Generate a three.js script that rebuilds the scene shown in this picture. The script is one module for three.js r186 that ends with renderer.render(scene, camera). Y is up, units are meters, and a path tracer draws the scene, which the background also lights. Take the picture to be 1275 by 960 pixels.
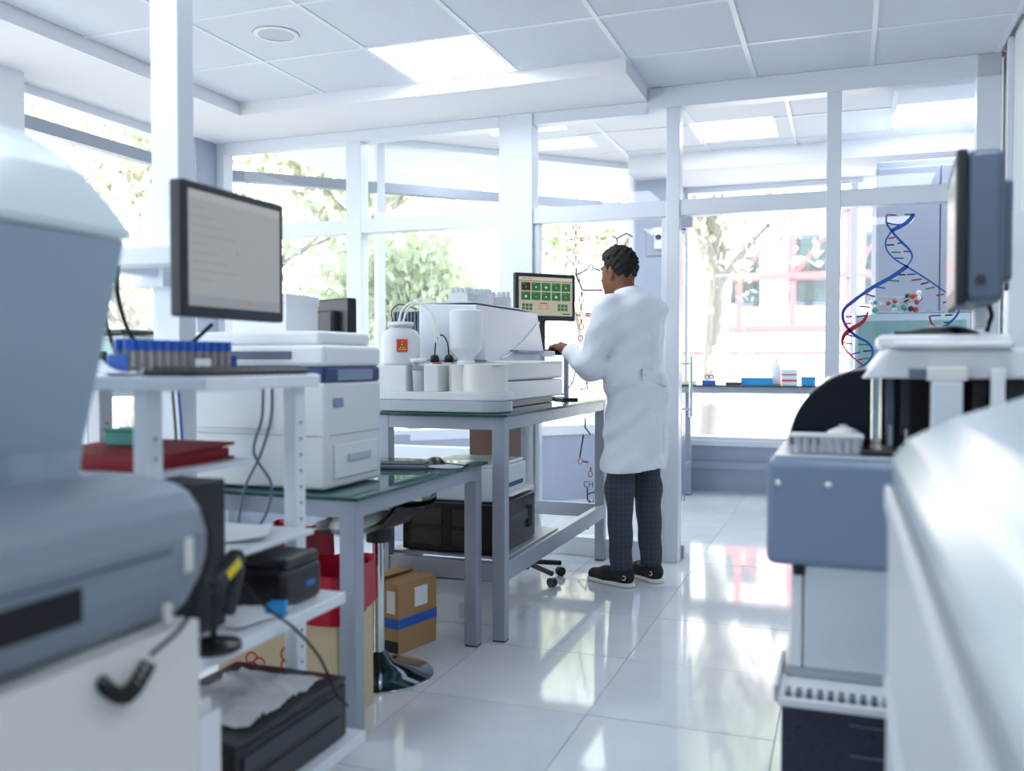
import * as THREE from 'three';
import { RoundedBoxGeometry } from 'three/addons/geometries/RoundedBoxGeometry.js';
import { mergeGeometries } from 'three/addons/utils/BufferGeometryUtils.js';
import { FontLoader } from 'three/addons/loaders/FontLoader.js';
import { TextGeometry } from 'three/addons/geometries/TextGeometry.js';
import { RectAreaLightUniformsLib } from 'three/addons/lights/RectAreaLightUniformsLib.js';

// ---------- camera, sky, sun, exposure ----------
RectAreaLightUniformsLib.init();
const scene = new THREE.Scene();
const camera = new THREE.PerspectiveCamera(2 * Math.atan(480 / 1130) * 180 / Math.PI, 1275 / 960, 0.05, 400);
camera.position.set(0, 1.17, 0);
camera.rotation.set(-1.57 * Math.PI / 180, 20.1 * Math.PI / 180, 0, 'YXZ');
camera.focus = 4.6; camera.userData.fStop = 1.5;
scene.background = new THREE.Color().setRGB(0.84, 0.925, 1.0);
scene.backgroundIntensity = 7.2;
const sun = new THREE.DirectionalLight(new THREE.Color().setRGB(1, 0.97, 0.92), 19);
sun.position.set(14, 26, 16); sun.target.position.set(-4, 0, -9); sun.castShadow = true;
sun.shadow.mapSize.set(2048, 2048); Object.assign(sun.shadow.camera, { left: -25, right: 25, top: 25, bottom: -25, near: 1, far: 90 });
scene.add(sun, sun.target);
const renderer = new THREE.WebGLRenderer({ antialias: true });
renderer.toneMapping = THREE.LinearToneMapping; renderer.toneMappingExposure = 0.62;
renderer.shadowMap.enabled = true;

// ---------- helpers ----------
let seed = 7; const rnd = () => (seed = (seed * 16807) % 2147483647) / 2147483647; const rr = (a, b) => a + (b - a) * rnd();
const used = {};
const numbered = n => { const k = used[n] = (used[n] ?? -1) + 1; return k ? `${n}_${String(k).padStart(3, '0')}` : n; };
const V = (x, y, z) => new THREE.Vector3(x, y, z);
function noiseTex(n, f, lo = .5, hi = 1, rep = 4) {          // tiling value noise
  const g = []; for (let o = 0; o < 4; o++) { const m = f << o; g.push([m, Array.from({ length: m * m }, rnd)]); }
  const d = new Uint8Array(n * n * 4);
  for (let j = 0; j < n; j++) for (let i = 0; i < n; i++) {
    let v = 0, a = .5;
    for (const [m, t] of g) {
      const x = i / n * m, y = j / n * m, xi = x | 0, yi = y | 0; let u = x - xi, w = y - yi; u = u * u * (3 - 2 * u); w = w * w * (3 - 2 * w);
      const q = (p, r) => t[(r % m) * m + p % m];
      v += a * ((q(xi, yi) * (1 - u) + q(xi + 1, yi) * u) * (1 - w) + (q(xi, yi + 1) * (1 - u) + q(xi + 1, yi + 1) * u) * w); a /= 2;
    }
    const c = Math.min(255, 255 * (lo + (hi - lo) * v)), k = (j * n + i) * 4; d[k] = d[k + 1] = d[k + 2] = c; d[k + 3] = 255;
  }
  const t = new THREE.DataTexture(d, n, n); t.wrapS = t.wrapT = THREE.RepeatWrapping; t.magFilter = THREE.LinearFilter; t.repeat.set(rep, rep); t.needsUpdate = true; return t;
}
const NZ = { fine: noiseTex(256, 48, .7, 1, 3), soft: noiseTex(256, 4, .82, 1.04, 1), speck: noiseTex(256, 64, 0, 1, 2), grain: noiseTex(256, 24, 0, 1, 6) };
const mat = (c, rough = .5, metal = 0, o = {}) => new THREE.MeshPhysicalMaterial({ color: c, roughness: rough, metalness: metal, ...o });
const plastic = (c, r = .42, o) => mat(c, r, 0, { roughnessMap: NZ.fine, bumpMap: NZ.grain, bumpScale: .00012, ...o });
const M = {
  white: plastic('#eef1f5'), offwhite: plastic('#e4e7ea'), cream: plastic('#e9e9e4'), paleblue: plastic('#dbe4ee', .35), greyblue: plastic('#7f93ad', .4), midgrey: plastic('#8b97a6', .4),
  lightgrey: plastic('#b9c2cd'), slate: plastic('#5d6b7f', .45), dark: plastic('#20242b', .45), black: plastic('#0d0f13', .35), navy: plastic('#24376b', .4), charcoal: plastic('#33373e', .55),
  frame: mat('#e6ebf3', .38, 0, { roughnessMap: NZ.fine }), steel: mat('#a3aab8', .42, .35, { roughnessMap: NZ.fine }), chrome: mat('#d8dde3', .08, 1), rackwhite: mat('#e8eef6', .4, 0, { roughnessMap: NZ.fine }),
  wall: mat('#e7eaf0', .8, 0, { bumpMap: NZ.grain, bumpScale: .0006 }), lowwall: mat('#aab2c4', .7, 0, { bumpMap: NZ.grain, bumpScale: .0005 }), ceil: mat('#dfe3ec', .95, 0, { bumpMap: NZ.speck, bumpScale: .0012, map: null }),
  soffit: mat('#eeeef2', .75), grout: mat('#8e96a3', .8), glass: mat('#ffffff', .01, 0, { transmission: 1, thickness: 0, ior: 1.45, specularIntensity: .8 }), tint: mat('#eaf5f3', .02, 0, { transmission: 1, thickness: 0, ior: 1.5 }),
  glasstop: mat('#4f7d7c', .03, 0, { transmission: .55, thickness: 0, ior: 1.5 }), glassedge: mat('#1f4a4c', .08), red: mat('#9c1226', .65), redbag: mat('#c01030', .28, 0, { transmission: .15, thickness: 0 }), blue: plastic('#1f63c4', .35), skyblue: plastic('#2f9be0', .4),
  teal: plastic('#169a8a', .45), mint: plastic('#bfe6dc', .5), card: mat('#b58d62', .85, 0, { bumpMap: NZ.grain, bumpScale: .0006 }), beige: mat('#d8c4a0', .85, 0, { bumpMap: NZ.grain, bumpScale: .0006 }), paper: mat('#f2f4f8', .8), yellow: plastic('#e6d021', .5), brown: plastic('#6a4636', .6),
  coat: mat('#eef2fb', .85, 0, { bumpMap: NZ.speck, bumpScale: .0006, sheen: .2 }), trouser: mat('#39404c', .9, 0, { bumpMap: NZ.speck, bumpScale: .0008 }), skin: mat('#7a4b36', .55), hair: mat('#0c0a0a', .8), shoe: mat('#14171d', .7), sole: mat('#e8e6e0', .7),
  clear: mat('#f4f7fa', .06, 0, { transmission: .9, thickness: 0 }), trans: mat('#f3f5f8', .5, 0, { transmission: .35, thickness: 0 }), lidwhite: mat('#d6e5eb', .22, 0, { clearcoat: .4, clearcoatRoughness: .15 }), hood: mat('#a3b6c5', .32), smoothpale: mat('#dbe4ee', .38), smoothwhite: mat('#eef1f5', .35), smoothgrey: mat('#8995a4', .36), bark: mat('#b5afac', .9), tubeglass: mat('#b7aca6', .35, 0, { transmission: .35, thickness: 0 }), rubber: mat('#15171b', .8),
  lamp: mat('#ffffff', .9, 0, { emissive: new THREE.Color(1, 1, 1), emissiveIntensity: 2.5 }), concrete: mat('#cfcac4', .9), redpaint: mat('#c8323a', .6), redframe: mat('#d0666a', .65), building: mat('#e9e4de', .85),
};
const RB = (w, h, d, r = .003, s = 2) => { r = Math.min(r, w * .45, h * .45, d * .45); return new RoundedBoxGeometry(w, h, d, s, r); };
const shade = o => { o.castShadow = true; o.receiveShadow = true; return o; };
function part(parent, name, geo, m, p = [0, 0, 0], r = [0, 0, 0]) { const o = shade(new THREE.Mesh(geo, m)); o.name = name; o.position.set(...p); o.rotation.set(...r); parent.add(o); return o; }
// box given by its extents in the parent's axes
function bx(parent, name, m, x0, x1, y0, y1, z0, z1, r = .003, s = 2) { return part(parent, name, RB(Math.abs(x1 - x0), Math.abs(y1 - y0), Math.abs(z1 - z0), r, s), m, [(x0 + x1) / 2, (y0 + y1) / 2, (z0 + z1) / 2]); }
function slab(parent, name, m, x0, x1, y0, y1, z0, z1) { return part(parent, name, new THREE.BoxGeometry(Math.abs(x1 - x0), Math.abs(y1 - y0), Math.abs(z1 - z0)), m, [(x0 + x1) / 2, (y0 + y1) / 2, (z0 + z1) / 2]); }
function thing(name, label, category, p = [0, 0, 0], turn = 0, group) { const o = new THREE.Group(); o.name = numbered(name); o.position.set(...p); o.rotation.y = turn; o.userData = { label, category }; if (group) o.userData.group = group; scene.add(o); return o; }
function struct(name) { const o = new THREE.Group(); o.name = name; o.userData = { kind: 'structure' }; scene.add(o); return o; }
const cyl = (r0, r1, h, n = 20) => new THREE.CylinderGeometry(r0, r1, h, n);
function rod(parent, name, m, a, b, r, n = 12) { const A = V(...a), B = V(...b), o = part(parent, name, cyl(r, r, A.distanceTo(B), n), m); o.position.copy(A).add(B).multiplyScalar(.5); o.quaternion.setFromUnitVectors(V(0, 1, 0), B.clone().sub(A).normalize()); return o; }
function tube(parent, name, m, pts, r, n = 40, k = 8) { return part(parent, name, new THREE.TubeGeometry(new THREE.CatmullRomCurve3(pts.map(p => V(...p))), n, r, k), m); }
function lathe(parent, name, m, prof, p, n = 28) { return part(parent, name, new THREE.LatheGeometry(prof.map(q => new THREE.Vector2(...q)), n), m, p); }
// profile in (x, y) extruded along z from z0 to z1
function prism(parent, name, m, prof, z0, z1, bevel = 0) { const s = new THREE.Shape(prof.map(p => new THREE.Vector2(...p))); const g = new THREE.ExtrudeGeometry(s, { depth: Math.abs(z1 - z0) - 2 * bevel, bevelEnabled: bevel > 0, bevelSize: bevel, bevelThickness: bevel, bevelOffset: -bevel, bevelSegments: 3 }); return part(parent, name, g, m, [0, 0, Math.min(z0, z1) + bevel]); }
function canvasTex(w, h, draw) { const c = document.createElement('canvas'); c.width = w; c.height = h; draw(c.getContext('2d'), w, h); const t = new THREE.CanvasTexture(c); t.colorSpace = THREE.SRGBColorSpace; return t; }
function decal(parent, name, tex, w, h, p, r = [0, 0, 0], o = {}) { return part(parent, name, new THREE.PlaneGeometry(w, h), mat('#ffffff', .6, 0, { map: tex, ...o }), p, r); }
const font = await new FontLoader().loadAsync('fonts/droid/droid_sans_regular.typeface.json');
// ================= ROOM =================
const LAMPS = [[-1.98, -4.37, 2.735], [-1.98, -1.97, 2.735], [-1.98, .43, 2.735], [.42, -1.97, 2.735], [.42, .43, 2.735], [-.77, -6.85, 2.855], [.6, -6.85, 2.855], [-2.2, -6.1, 2.855]];
const ZP = -5.28, CH = 2.74, SB = 2.665, XL = -4.14;
// floor: 60 cm polished tiles
{
  const f = struct('floor');
  slab(f, 'grout_bed', M.grout, -4.3, 2.7, -.2, -.0015, 2.6, -8.4);
  const texs = [0, 1, 2].map(k => { const t = noiseTex(256, 3 + k, .9, 1.03, 1); t.colorSpace = THREE.NoColorSpace; return t; });
  const mats = texs.map((t, k) => mat(['#dfe3ea', '#e2e5eb', '#dce1e9'][k], .07, 0, { map: t, specularIntensity: 1, ior: 1.55 }));
  const tg = new THREE.BoxGeometry(.597, .012, .597);
  for (let i = -6; i < 6; i++) for (let j = -10; j < 5; j++) {
    const x0 = -.79 + i * .6, z0 = -2.872 + j * .6 + .6;
    if (x0 < -4.25 || x0 + .6 > 2.75 || z0 - .6 < -8.4 || z0 > 2.6) continue;
    part(f, 'tile', tg, mats[(i * 7 + j * 13 + 900) % 3], [x0 + .3, -.006 + .0005 * ((i + j) & 1), z0 - .3]);
  }
}
// ceiling: mineral tiles in a T-bar grid, dropped soffit round it
{
  const c = struct('ceiling');
  slab(c, 'ceiling_slab', M.soffit, -4.5, 2.9, 3.0, 3.25, 2.8, -8.6);
  const gx = [], gz = []; for (let k = -4; k <= 6; k++) gx.push(-1.08 + k * .6); for (let k = -1; k <= 11; k++) gz.push(-4.67 + k * .6);
  const tg = RB(.585, .014, .585, .002, 1), isLamp = (x, z) => LAMPS.some(l => Math.abs(l[0] - x) < .2 && Math.abs(l[1] - z) < .2);
  for (const x of gx.slice(0, -1)) for (const z of gz.slice(0, -1)) {
    if (z < -4.8 && (x < -1.2 || x > .7)) continue;
    if (isLamp(x + .3, z + .3)) continue;
    part(c, 'ceiling_tile', tg, M.ceil, [x + .3, CH + .007, z + .3]);
  }
  for (const x of gx) { if (x < -3.45) continue; slab(c, 'grid_bar', M.frame, x - .012, x + .012, CH - .004, CH + .03, gz.at(-1), (x > -1.2 && x < .75) ? -5.27 : -4.67); }
  for (const z of gz) slab(c, 'grid_bar', M.frame, z < -4.8 ? -1.08 : -3.48, z < -4.8 ? .72 : gx.at(-1), CH - .003, CH + .03, z - .012, z + .012);
  slab(c, 'soffit', M.soffit, XL, -3.48, SB, 3.0, 2.6, ZP);
  slab(c, 'soffit', M.soffit, -3.48, -1.08, SB, 3.0, -4.67, ZP);
  slab(c, 'upper_plenum', M.soffit, -3.48, 2.6, CH + .03, 3.0, 2.6, ZP + .05);
  slab(c, 'far_ceiling', M.soffit, -4.4, 1.6, 2.86, 3.0, ZP - .05, -8.4);
  slab(c, 'far_soffit', M.soffit, -1.7, 1.6, 2.72, 2.86, -7.45, -8.4);
  for (let k = 0; k < 5; k++) slab(c, 'grid_bar', M.frame, -1.7 + k * .66, -1.675 + k * .66, 2.852, 2.862, ZP - .05, -7.45);
  for (let k = 0; k < 3; k++) slab(c, 'grid_bar', M.frame, -1.9, 1.6, 2.853, 2.862, -5.95 - k * .66, -5.93 - k * .66);
}
// walls
{
  const wl = struct('wall_left');
  slab(wl, 'low_wall', M.wall, XL - .15, XL, 0, .6, 2.6, ZP - .05);
  slab(wl, 'pier', M.wall, XL - .15, XL + .12, 0, 3.0, -3.42, -3.6);
  slab(wl, 'corner_pier', M.lowwall, XL - .15, XL + .05, 0, 3.0, -5.02, ZP - .05);
  slab(wl, 'lintel', M.soffit, XL - .15, XL, SB, 3.0, 2.6, ZP);
  const wr = struct('wall_right');
  slab(wr, 'wall_panel', M.wall, .76, .9, 0, 3.0, -4.0, ZP - .1);
  slab(wr, 'wall_panel', M.wall, .9, 2.75, 0, 3.0, -4.0, -4.15);
  slab(wr, 'wall_panel', M.wall, 2.6, 2.75, 0, 3.0, 2.75, -4.15);
  bx(wr, 'panel_trim', M.frame, .735, .76, 0, CH, -5.0, -5.04, .002); bx(wr, 'panel_trim', M.frame, .735, .76, 0, CH, -4.55, -4.59, .002);
  const wf = struct('wall_front'); slab(wf, 'wall_panel', M.wall, XL - .15, 2.75, 0, 3.0, 2.6, 2.75);
  const wx = struct('wall_far');
  slab(wx, 'low_wall', M.lowwall, -1.4, 1.6, 0, .44, -8.25, -8.4); bx(wx, 'ledge', M.frame, -1.4, 1.6, .41, .46, -8.2, -8.4, .004);
  bx(wx, 'wall_rail', M.lowwall, -1.4, .2, .2, .27, -8.22, -8.26, .004);
  slab(wx, 'pillar', M.lowwall, -1.72, -1.36, 0, 3.0, -7.75, -8.4);
  slab(wx, 'end_wall', M.wall, 1.5, 1.65, 0, 3.0, ZP, -8.4);
  slab(wx, 'lintel', M.soffit, -1.4, 1.6, 2.72, 3.0, -8.25, -8.4);
}
// windows with frames and panes
function paneAt(parent, x0, x1, y0, y1, z) { return part(parent, 'pane', new THREE.PlaneGeometry(x1 - x0, y1 - y0), M.glass, [(x0 + x1) / 2, (y0 + y1) / 2, z]); }
function windowRun(name, a, b, y0, y1, transom, n) {                       // a, b: [x, z] ends on the floor plan
  const g = struct(name), L = Math.hypot(b[0] - a[0], b[1] - a[1]); g.position.set(a[0], 0, a[1]); g.rotation.y = -Math.atan2(b[1] - a[1], b[0] - a[0]);
  bx(g, 'sill', M.frame, .001, L - .001, y0 - .05, y0 + .03, -.07, .07); bx(g, 'head', M.frame, 0, L, y1 - .05, y1, -.05, .05);
  if (transom) bx(g, 'transom', M.steel, 0, L, transom, transom + .075, -.036, .036);
  for (let k = 0; k <= n; k++) bx(g, 'mullion', M.frame, L * k / n - .03, L * k / n + .03, y0, y1, -.045, .045);
  for (let k = 0; k < n; k++) for (const [p, q] of transom ? [[y0 + .03, transom], [transom + .075, y1 - .05]] : [[y0 + .03, y1 - .05]]) paneAt(g, L * k / n + .03, L * (k + 1) / n - .03, p, q, 0);
  return g;
}
windowRun('window_1', [XL - .07, -3.6], [XL - .07, -5.02], .6, SB, 2.43, 1);
windowRun('window_2', [XL - .07, 2.5], [XL - .07, -3.42], .6, SB, 2.43, 4);
windowRun('window_3', [XL - .02, -5.4], [-1.72, -7.8], .6, 2.86, 2.45, 3);
windowRun('window_4', [-1.36, -8.3], [1.5, -8.3], .46, 2.72, null, 2);
{ const g = struct('wall_diagonal'); const d = part(g, 'low_wall', new THREE.BoxGeometry(3.4, .6, .12), M.lowwall, [-2.93, .3, -6.6], [0, Math.PI / 4, 0]); }
// glazed partition
{
  const g = struct('wall_back'), T = SB, bar = (n, x0, x1, y0, y1, d = .05) => bx(g, n, M.frame, x0, x1, y0, y1, ZP - d, ZP + d, .004);
  bar('mullion', -4.12, -4.03, 0, T); bar('head_rail', -4.03, -2.0, T - .07, T); bar('mullion', -3.07, -2.96, .6, T - .07); bar('mid_rail', -4.03, -2.0, 2.0, 2.09, .046);
  bar('mullion', -2.0, -1.93, 0, T); bar('post', -1.93, -1.78, 0, T, .06); bar('sill_rail', -4.03, -2.0, .53, .62); bx(g, 'low_panel', M.lowwall, -4.03, -2.0, 0, .53, ZP - .03, ZP + .03);
  bar('head_rail', -1.78, -1.08, T - .07, T); bar('head_rail', -1.08, .74, 2.62, CH); bar('mullion', -.97, -.893, 0, 2.62, .055);
  bar('mid_rail', -1.78, .63, 2.0, 2.092, .046); bar('mullion', -.1, -.025, 0, 2.62); bar('mullion', .627, .74, 0, CH); bar('bottom_rail', -1.78, -.97, .0, .11); bar('bottom_rail', -.025, .627, 0, .11);
  bar('stile', -1.78, -1.745, .11, 2.0, .03); bar('stile', -1.0, -.97, .11, 2.0, .03);
  for (const [x0, x1, y0, y1] of [[-4.03, -3.07, .62, 2.0], [-2.96, -2.0, .62, 2.0], [-4.03, -3.07, 2.09, T - .07], [-2.96, -2.0, 2.09, T - .07], [-1.745, -1.0, .11, 2.0], [-1.78, -.97, 2.092, T - .07], [-.893, -.1, 2.092, 2.62], [-.025, .627, 2.092, 2.62], [-.025, .627, .11, 2.0]]) paneAt(g, x0, x1, y0, y1, ZP);
  bx(g, 'closing_strip', M.soffit, -4.14, .76, CH, 3.0, ZP - .05, ZP + .05);
  const d = struct('door_1'); d.position.set(-.89, 0, ZP - .06); d.rotation.y = 1.72;
  part(d, 'pane', new THREE.PlaneGeometry(.76, 1.97), M.tint, [.39, 1.0, 0]); bx(d, 'clamp', M.steel, 0, .16, 1.93, 1.99, -.015, .015); bx(d, 'clamp', M.steel, 0, .16, .01, .08, -.015, .015);
  rod(d, 'handle', M.chrome, [.68, .8, .045], [.68, 1.2, .045], .012); rod(d, 'handle', M.chrome, [.68, .8, -.045], [.68, 1.2, -.045], .012); rod(d, 'handle_bolt', M.chrome, [.68, 1.15, -.045], [.68, 1.15, .045], .007); rod(d, 'handle_bolt', M.chrome, [.68, .85, -.045], [.68, .85, .045], .007);
  bx(g, 'door_closer', M.steel, -.885, -.82, 1.93, 1.99, ZP + .03, ZP + .07);
}
// steel column from floor to ceiling
{ const t = struct('trim_1'); bx(t, 'column', M.rackwhite, -1.98, -1.88, 0, CH, -2.3, -2.226, .004); }
// ceiling lamps
for (const [x, z, y] of LAMPS) {
  const t = thing('ceiling_light', z < ZP ? (x < -.9 ? 'square white ceiling light panel in the room beyond the glass, over the chamfered window' : x > 0 ? 'square white ceiling light panel beyond the glass, by the tall grey cabinet' : 'square white ceiling light panel in the room beyond the open door') : (x === -1.98 && z === -4.37 ? 'glowing square ceiling light panel set beside the dropped soffit' : 'glowing square ceiling light panel in the tiled lab ceiling'), 'light', [x, y, z], 0, 'flush ceiling light panels');
  bx(t, 'light_frame', M.frame, -.3, .3, .004, .03, -.3, .3, .002); part(t, 'light_diffuser', new THREE.BoxGeometry(.57, .006, .57), M.lamp, [0, .003, 0]);
  const l = new THREE.RectAreaLight(new THREE.Color().setRGB(.85, .935, 1.02), 20.5, .56, .56); l.position.set(0, -.004, 0); l.rotation.x = -Math.PI / 2; t.add(l);
}
// ceiling speaker
{ const t = thing('ceiling_speaker', 'round white ceiling speaker with a pale grey grille', 'speaker', [-2.58, CH, -3.75]); lathe(t, 'ring', M.white, [[.085, -.006], [.105, -.006], [.11, 0], [.085, 0]], [0, 0, 0], 36); part(t, 'grille', cyl(.086, .086, .004, 36), M.lightgrey, [0, -.002, 0]); }
// ================= LEFT: near analyser =================
{
  const t = thing('chemistry_analyser', 'large pale analyser with domed white lid, blue-grey hood and grey rounded tray', 'analyser', [-1.35, 0, -.4]), X = 1.35, Z = .4;
  const P = a => a.map(([x, y]) => [x + X, y]);
  prism(t, 'cabinet', M.cream, P([[-1.98, .02], [-1.1, .02], [-1.1, .7], [-1.98, .7]]), -1.35 + Z, .5 + Z, .008);
  prism(t, 'deck', M.lightgrey, P([[-1.98, .7], [-1.17, .7], [-1.17, .95], [-1.98, .95]]), -1.34 + Z, .5 + Z, .006);
  prism(t, 'tray', M.smoothgrey, P([[-1.3, .962], [-1.187, .957], [-1.15, .95], [-1.118, .935], [-1.093, .905], [-1.078, .863], [-1.08, .82], [-1.092, .785], [-1.126, .726], [-1.167, .688], [-1.3, .66]]), -1.36 + Z, .5 + Z, .03);
  prism(t, 'hood', M.hood, P([[-1.98, .95], [-1.375, .95], [-1.37, .999], [-1.332, 1.138], [-1.295, 1.274], [-1.263, 1.393], [-1.98, 1.393]]), -1.35 + Z, .5 + Z, .006);
  const lid = prism(t, 'lid', M.lidwhite, P([[-1.98, 1.396], [-1.258, 1.396], [-1.256, 1.41], [-1.285, 1.443], [-1.312, 1.471], [-1.369, 1.528], [-1.448, 1.584], [-1.509, 1.616], [-1.572, 1.637], [-1.7, 1.66], [-1.98, 1.67]]), -1.36 + Z, .5 + Z, .008);
  bx(t, 'display_slot', M.black, -1.075 + X, -1.083 + X, .775, .828, -.62 + Z, -1.055 + Z, .003);
  bx(t, 'groove', M.slate, -1.074 + X, -1.08 + X, .842, .848, .4 + Z, -1.25 + Z, .002);
  bx(t, 'door_gap', M.charcoal, -1.096 + X, -1.104 + X, .03, .68, -.86 + Z, -.89 + Z, .001); bx(t, 'door_handle', M.steel, -1.07 + X, -1.1 + X, .2, .24, -.9 + Z, -.94 + Z);
  bx(t, 'pull_tab', M.cream, -1.072 + X, -1.082 + X, .8, .86, -1.28 + Z, -1.3 + Z, .002); bx(t, 'pull_tab', M.cream, -1.09 + X, -1.1 + X, .715, .75, -1.25 + Z, -1.265 + Z, .002);
  const c = []; for (let i = 0; i <= 160; i++) { const a = i / 160, w = a * Math.PI * 2 * 11; c.push([-1.085 + X + .012 * Math.cos(w), .665 - .035 * Math.sin(a * Math.PI) + .012 * Math.sin(w), -1.1 - .1 * a + Z]); }
  tube(t, 'coiled_cable', M.black, c, .0035, 400, 6); tube(t, 'cable', M.rubber, [[-1.08 + X, .68, -1.2 + Z], [-1.06 + X, .72, -1.26 + Z], [-1.06 + X, .84, -1.33 + Z], [-1.09 + X, .9, -1.35 + Z]], .004);
  bx(t, 'clear_cup', M.clear, -1.33 + X, -1.29 + X, .955, 1.01, -1.12 + Z, -1.2 + Z);
}
// ================= LEFT: white workstation rack =================
{
  const t = thing('workstation_rack', 'white metal workstation rack with shelves and perforated legs beside the low glass table', 'rack', [-1.6, 0, -1.85]), X = 1.6, Z = 1.85;
  const sh = (n, x0, x1, y0, y1, z0, z1) => bx(t, n, M.rackwhite, x0 + X, x1 + X, y0, y1, z0 + Z, z1 + Z, .004);
  sh('top_shelf', -2.0, -1.25, 1.105, 1.135, -1.56, -2.0); sh('top_shelf_extension', -2.0, -1.385, 1.106, 1.134, -2.0, -2.2); sh('side_shelf', -2.0, -1.45, .9, .915, -1.6, -2.0); sh('paper_shelf', -1.9, -1.36, .695, .71, -1.76, -2.14); sh('middle_shelf', -1.95, -1.25, .52, .55, -1.5, -2.12); sh('bottom_shelf', -1.95, -1.23, .12, .15, -1.5, -2.19);
  const leg = (x, z) => { const l = sh('leg', x - .04, x, 0, 1.105, z, z - .05); for (let k = 0; k < 22; k++) part(l, 'hole', cyl(.004, .004, .004, 10), M.charcoal, [.0195, -.5 + k * .045, 0], [0, 0, Math.PI / 2]); return l; };
  leg(-1.425, -2.15); leg(-1.42, -1.575); leg(-1.9, -1.575); leg(-1.9, -1.93);
  sh('brace', -1.9, -1.42, .3, .34, -1.6, -1.62);
}
// monitor held on the column
function flatMonitor(t, w, h, screen, thick = .04) {        // faces +z of its group, base of panel at y 0
  bx(t, 'casing', M.dark, -w / 2, w / 2, 0, h, -thick, 0, .008); bx(t, 'back_cover', M.charcoal, -w * .32, w * .32, h * .15, h * .85, -thick - .03, -thick + .005, .012);
  const s = part(t, 'screen', new THREE.PlaneGeometry(w - .045, h - .05), screen, [0, h / 2 + .003, .0008]); return s;
}
const screenMat = (tex, k) => mat('#15181c', .25, 0, { emissive: new THREE.Color(1, 1, 1), emissiveMap: tex, emissiveIntensity: k });
const texA = canvasTex(512, 360, (g, w, h) => {
  g.fillStyle = '#c4c8cc'; g.fillRect(0, 0, w, h); g.fillStyle = '#d2d5d8'; g.fillRect(0, 0, w, 26); g.fillStyle = '#b3b9c2'; g.fillRect(0, h - 34, w, 34);
  g.fillStyle = '#aeb4ba'; for (let i = 0; i < 9; i++) g.fillRect(18, 50 + i * 28, 60 + ((i * 53) % 190), 4); g.fillStyle = '#9aa1aa'; g.fillRect(250, 175, 12, 6); g.fillStyle = '#d0a890'; g.fillRect(300, h - 28, 44, 16);
});
{
  const t = thing('wall_monitor', 'black framed monitor with pale grey screen held above the white rack', 'monitor', [-1.52, 1.279, -2.025], Math.PI / 2);
  flatMonitor(t, .43, .338, screenMat(texA, .85));
  const a = thing('monitor_arm', 'white horizontal monitor arm clamped to the steel column', 'monitor arm', [-1.95, 1.45, -2.2]);
  bx(a, 'clamp', M.rackwhite, -.06, .05, -.06, .06, -.02, .02); bx(a, 'beam', M.rackwhite, -.03, .03, -.03, .03, .02, .26, .005); bx(a, 'beam', M.rackwhite, -.08, .34, -.025, .025, .2, .26, .005); bx(a, 'plate', M.charcoal, .34, .36, -.05, .05, .12, .24);
  tube(a, 'cable', M.rubber, [[.1, 0, .25], [.12, -.12, .27], [.18, -.24, .26], [.26, -.25, .2], [.33, -.18, .15]], .006); tube(a, 'cable', M.rubber, [[.08, 0, .26], [.09, -.14, .29], [.15, -.3, .28], [.2, -.29, .26]], .005);
}
function keyboard(label, p, turn, m = M.black, w = .44, d = .14) {
  const t = thing('keyboard', label, 'keyboard', p, turn); bx(t, 'case', m, -w / 2, w / 2, 0, .016, -d / 2, d / 2, .006);
  const kg = RB(w / 17, .008, d / 7, .002, 1); for (let r = 0; r < 5; r++) for (let c = 0; c < 15; c++) part(t, 'key', kg, M.charcoal, [-w / 2 + w * (c + 1) / 16, .018, -d / 2 + d * (r + 1) / 6]); return t;
}
keyboard('black keyboard lying on the white rack shelf beneath the held monitor', [-1.36, 1.135, -1.79], Math.PI / 2);
// blue-capped tubes in a rack
{
  const t = thing('tube_rack', 'blue and clear tube rack with a paper label on the white rack', 'tube rack', [-1.58, 1.135, -1.86]);
  bx(t, 'base', M.blue, -.03, .03, 0, .008, -.2, .2); for (const y of [.03]) bx(t, 'tier', M.clear, -.03, .03, y, y + .004, -.2, .2); bx(t, 'end', M.blue, -.03, .03, 0, .05, -.203, -.197); bx(t, 'end', M.blue, -.03, .03, 0, .05, .197, .203); bx(t, 'label', M.paper, .031, .033, .01, .04, -.09, -.03, .0005);
  let proto;
  for (let r = 0; r < 2; r++) for (let k = 0; k < 13; k++) {
    let o; const p = [-1.594 + r * .028, 1.143, -1.68 - k * .03];
    if (!proto) { o = proto = thing('sample_tube', 'blue capped sample tube standing in the blue rack', 'tube', p, 0, 'blue capped tubes in the rack'); lathe(o, 'vial', M.tubeglass, [[0, 0], [.006, .003], [.0095, .012], [.0095, .055]], [0, 0, 0], 12); part(o, 'cap', cyl(.0115, .0115, .026, 14), M.blue, [0, .064, 0]); }
    else { o = proto.clone(); o.name = numbered('sample_tube'); o.position.set(...p); scene.add(o); }
  }
}
function sheet(name, label, p, turn, w, d, curl, m = M.paper) { const g = new THREE.PlaneGeometry(w, d, 20, 12); g.rotateX(-Math.PI / 2); const a = g.attributes.position; for (let i = 0; i < a.count; i++) { const x = a.getX(i) / w, z = a.getZ(i) / d; a.setY(i, .002 + curl * Math.max(0, x + .1) ** 2 * 2 + .003 * (1 + Math.sin(7 * z + 5 * x))); } g.computeVertexNormals(); const o = shade(new THREE.Mesh(g, m)); o.name = numbered(name); o.position.set(...p); o.rotation.y = turn; o.userData = { label, category: 'paper' }; scene.add(o); return o; }
sheet('paper_sheet', 'curled white paper sheet at the rack edge in front of the blue tubes', [-1.54, 1.136, -1.612], Math.PI, .18, .09, .05);
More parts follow.
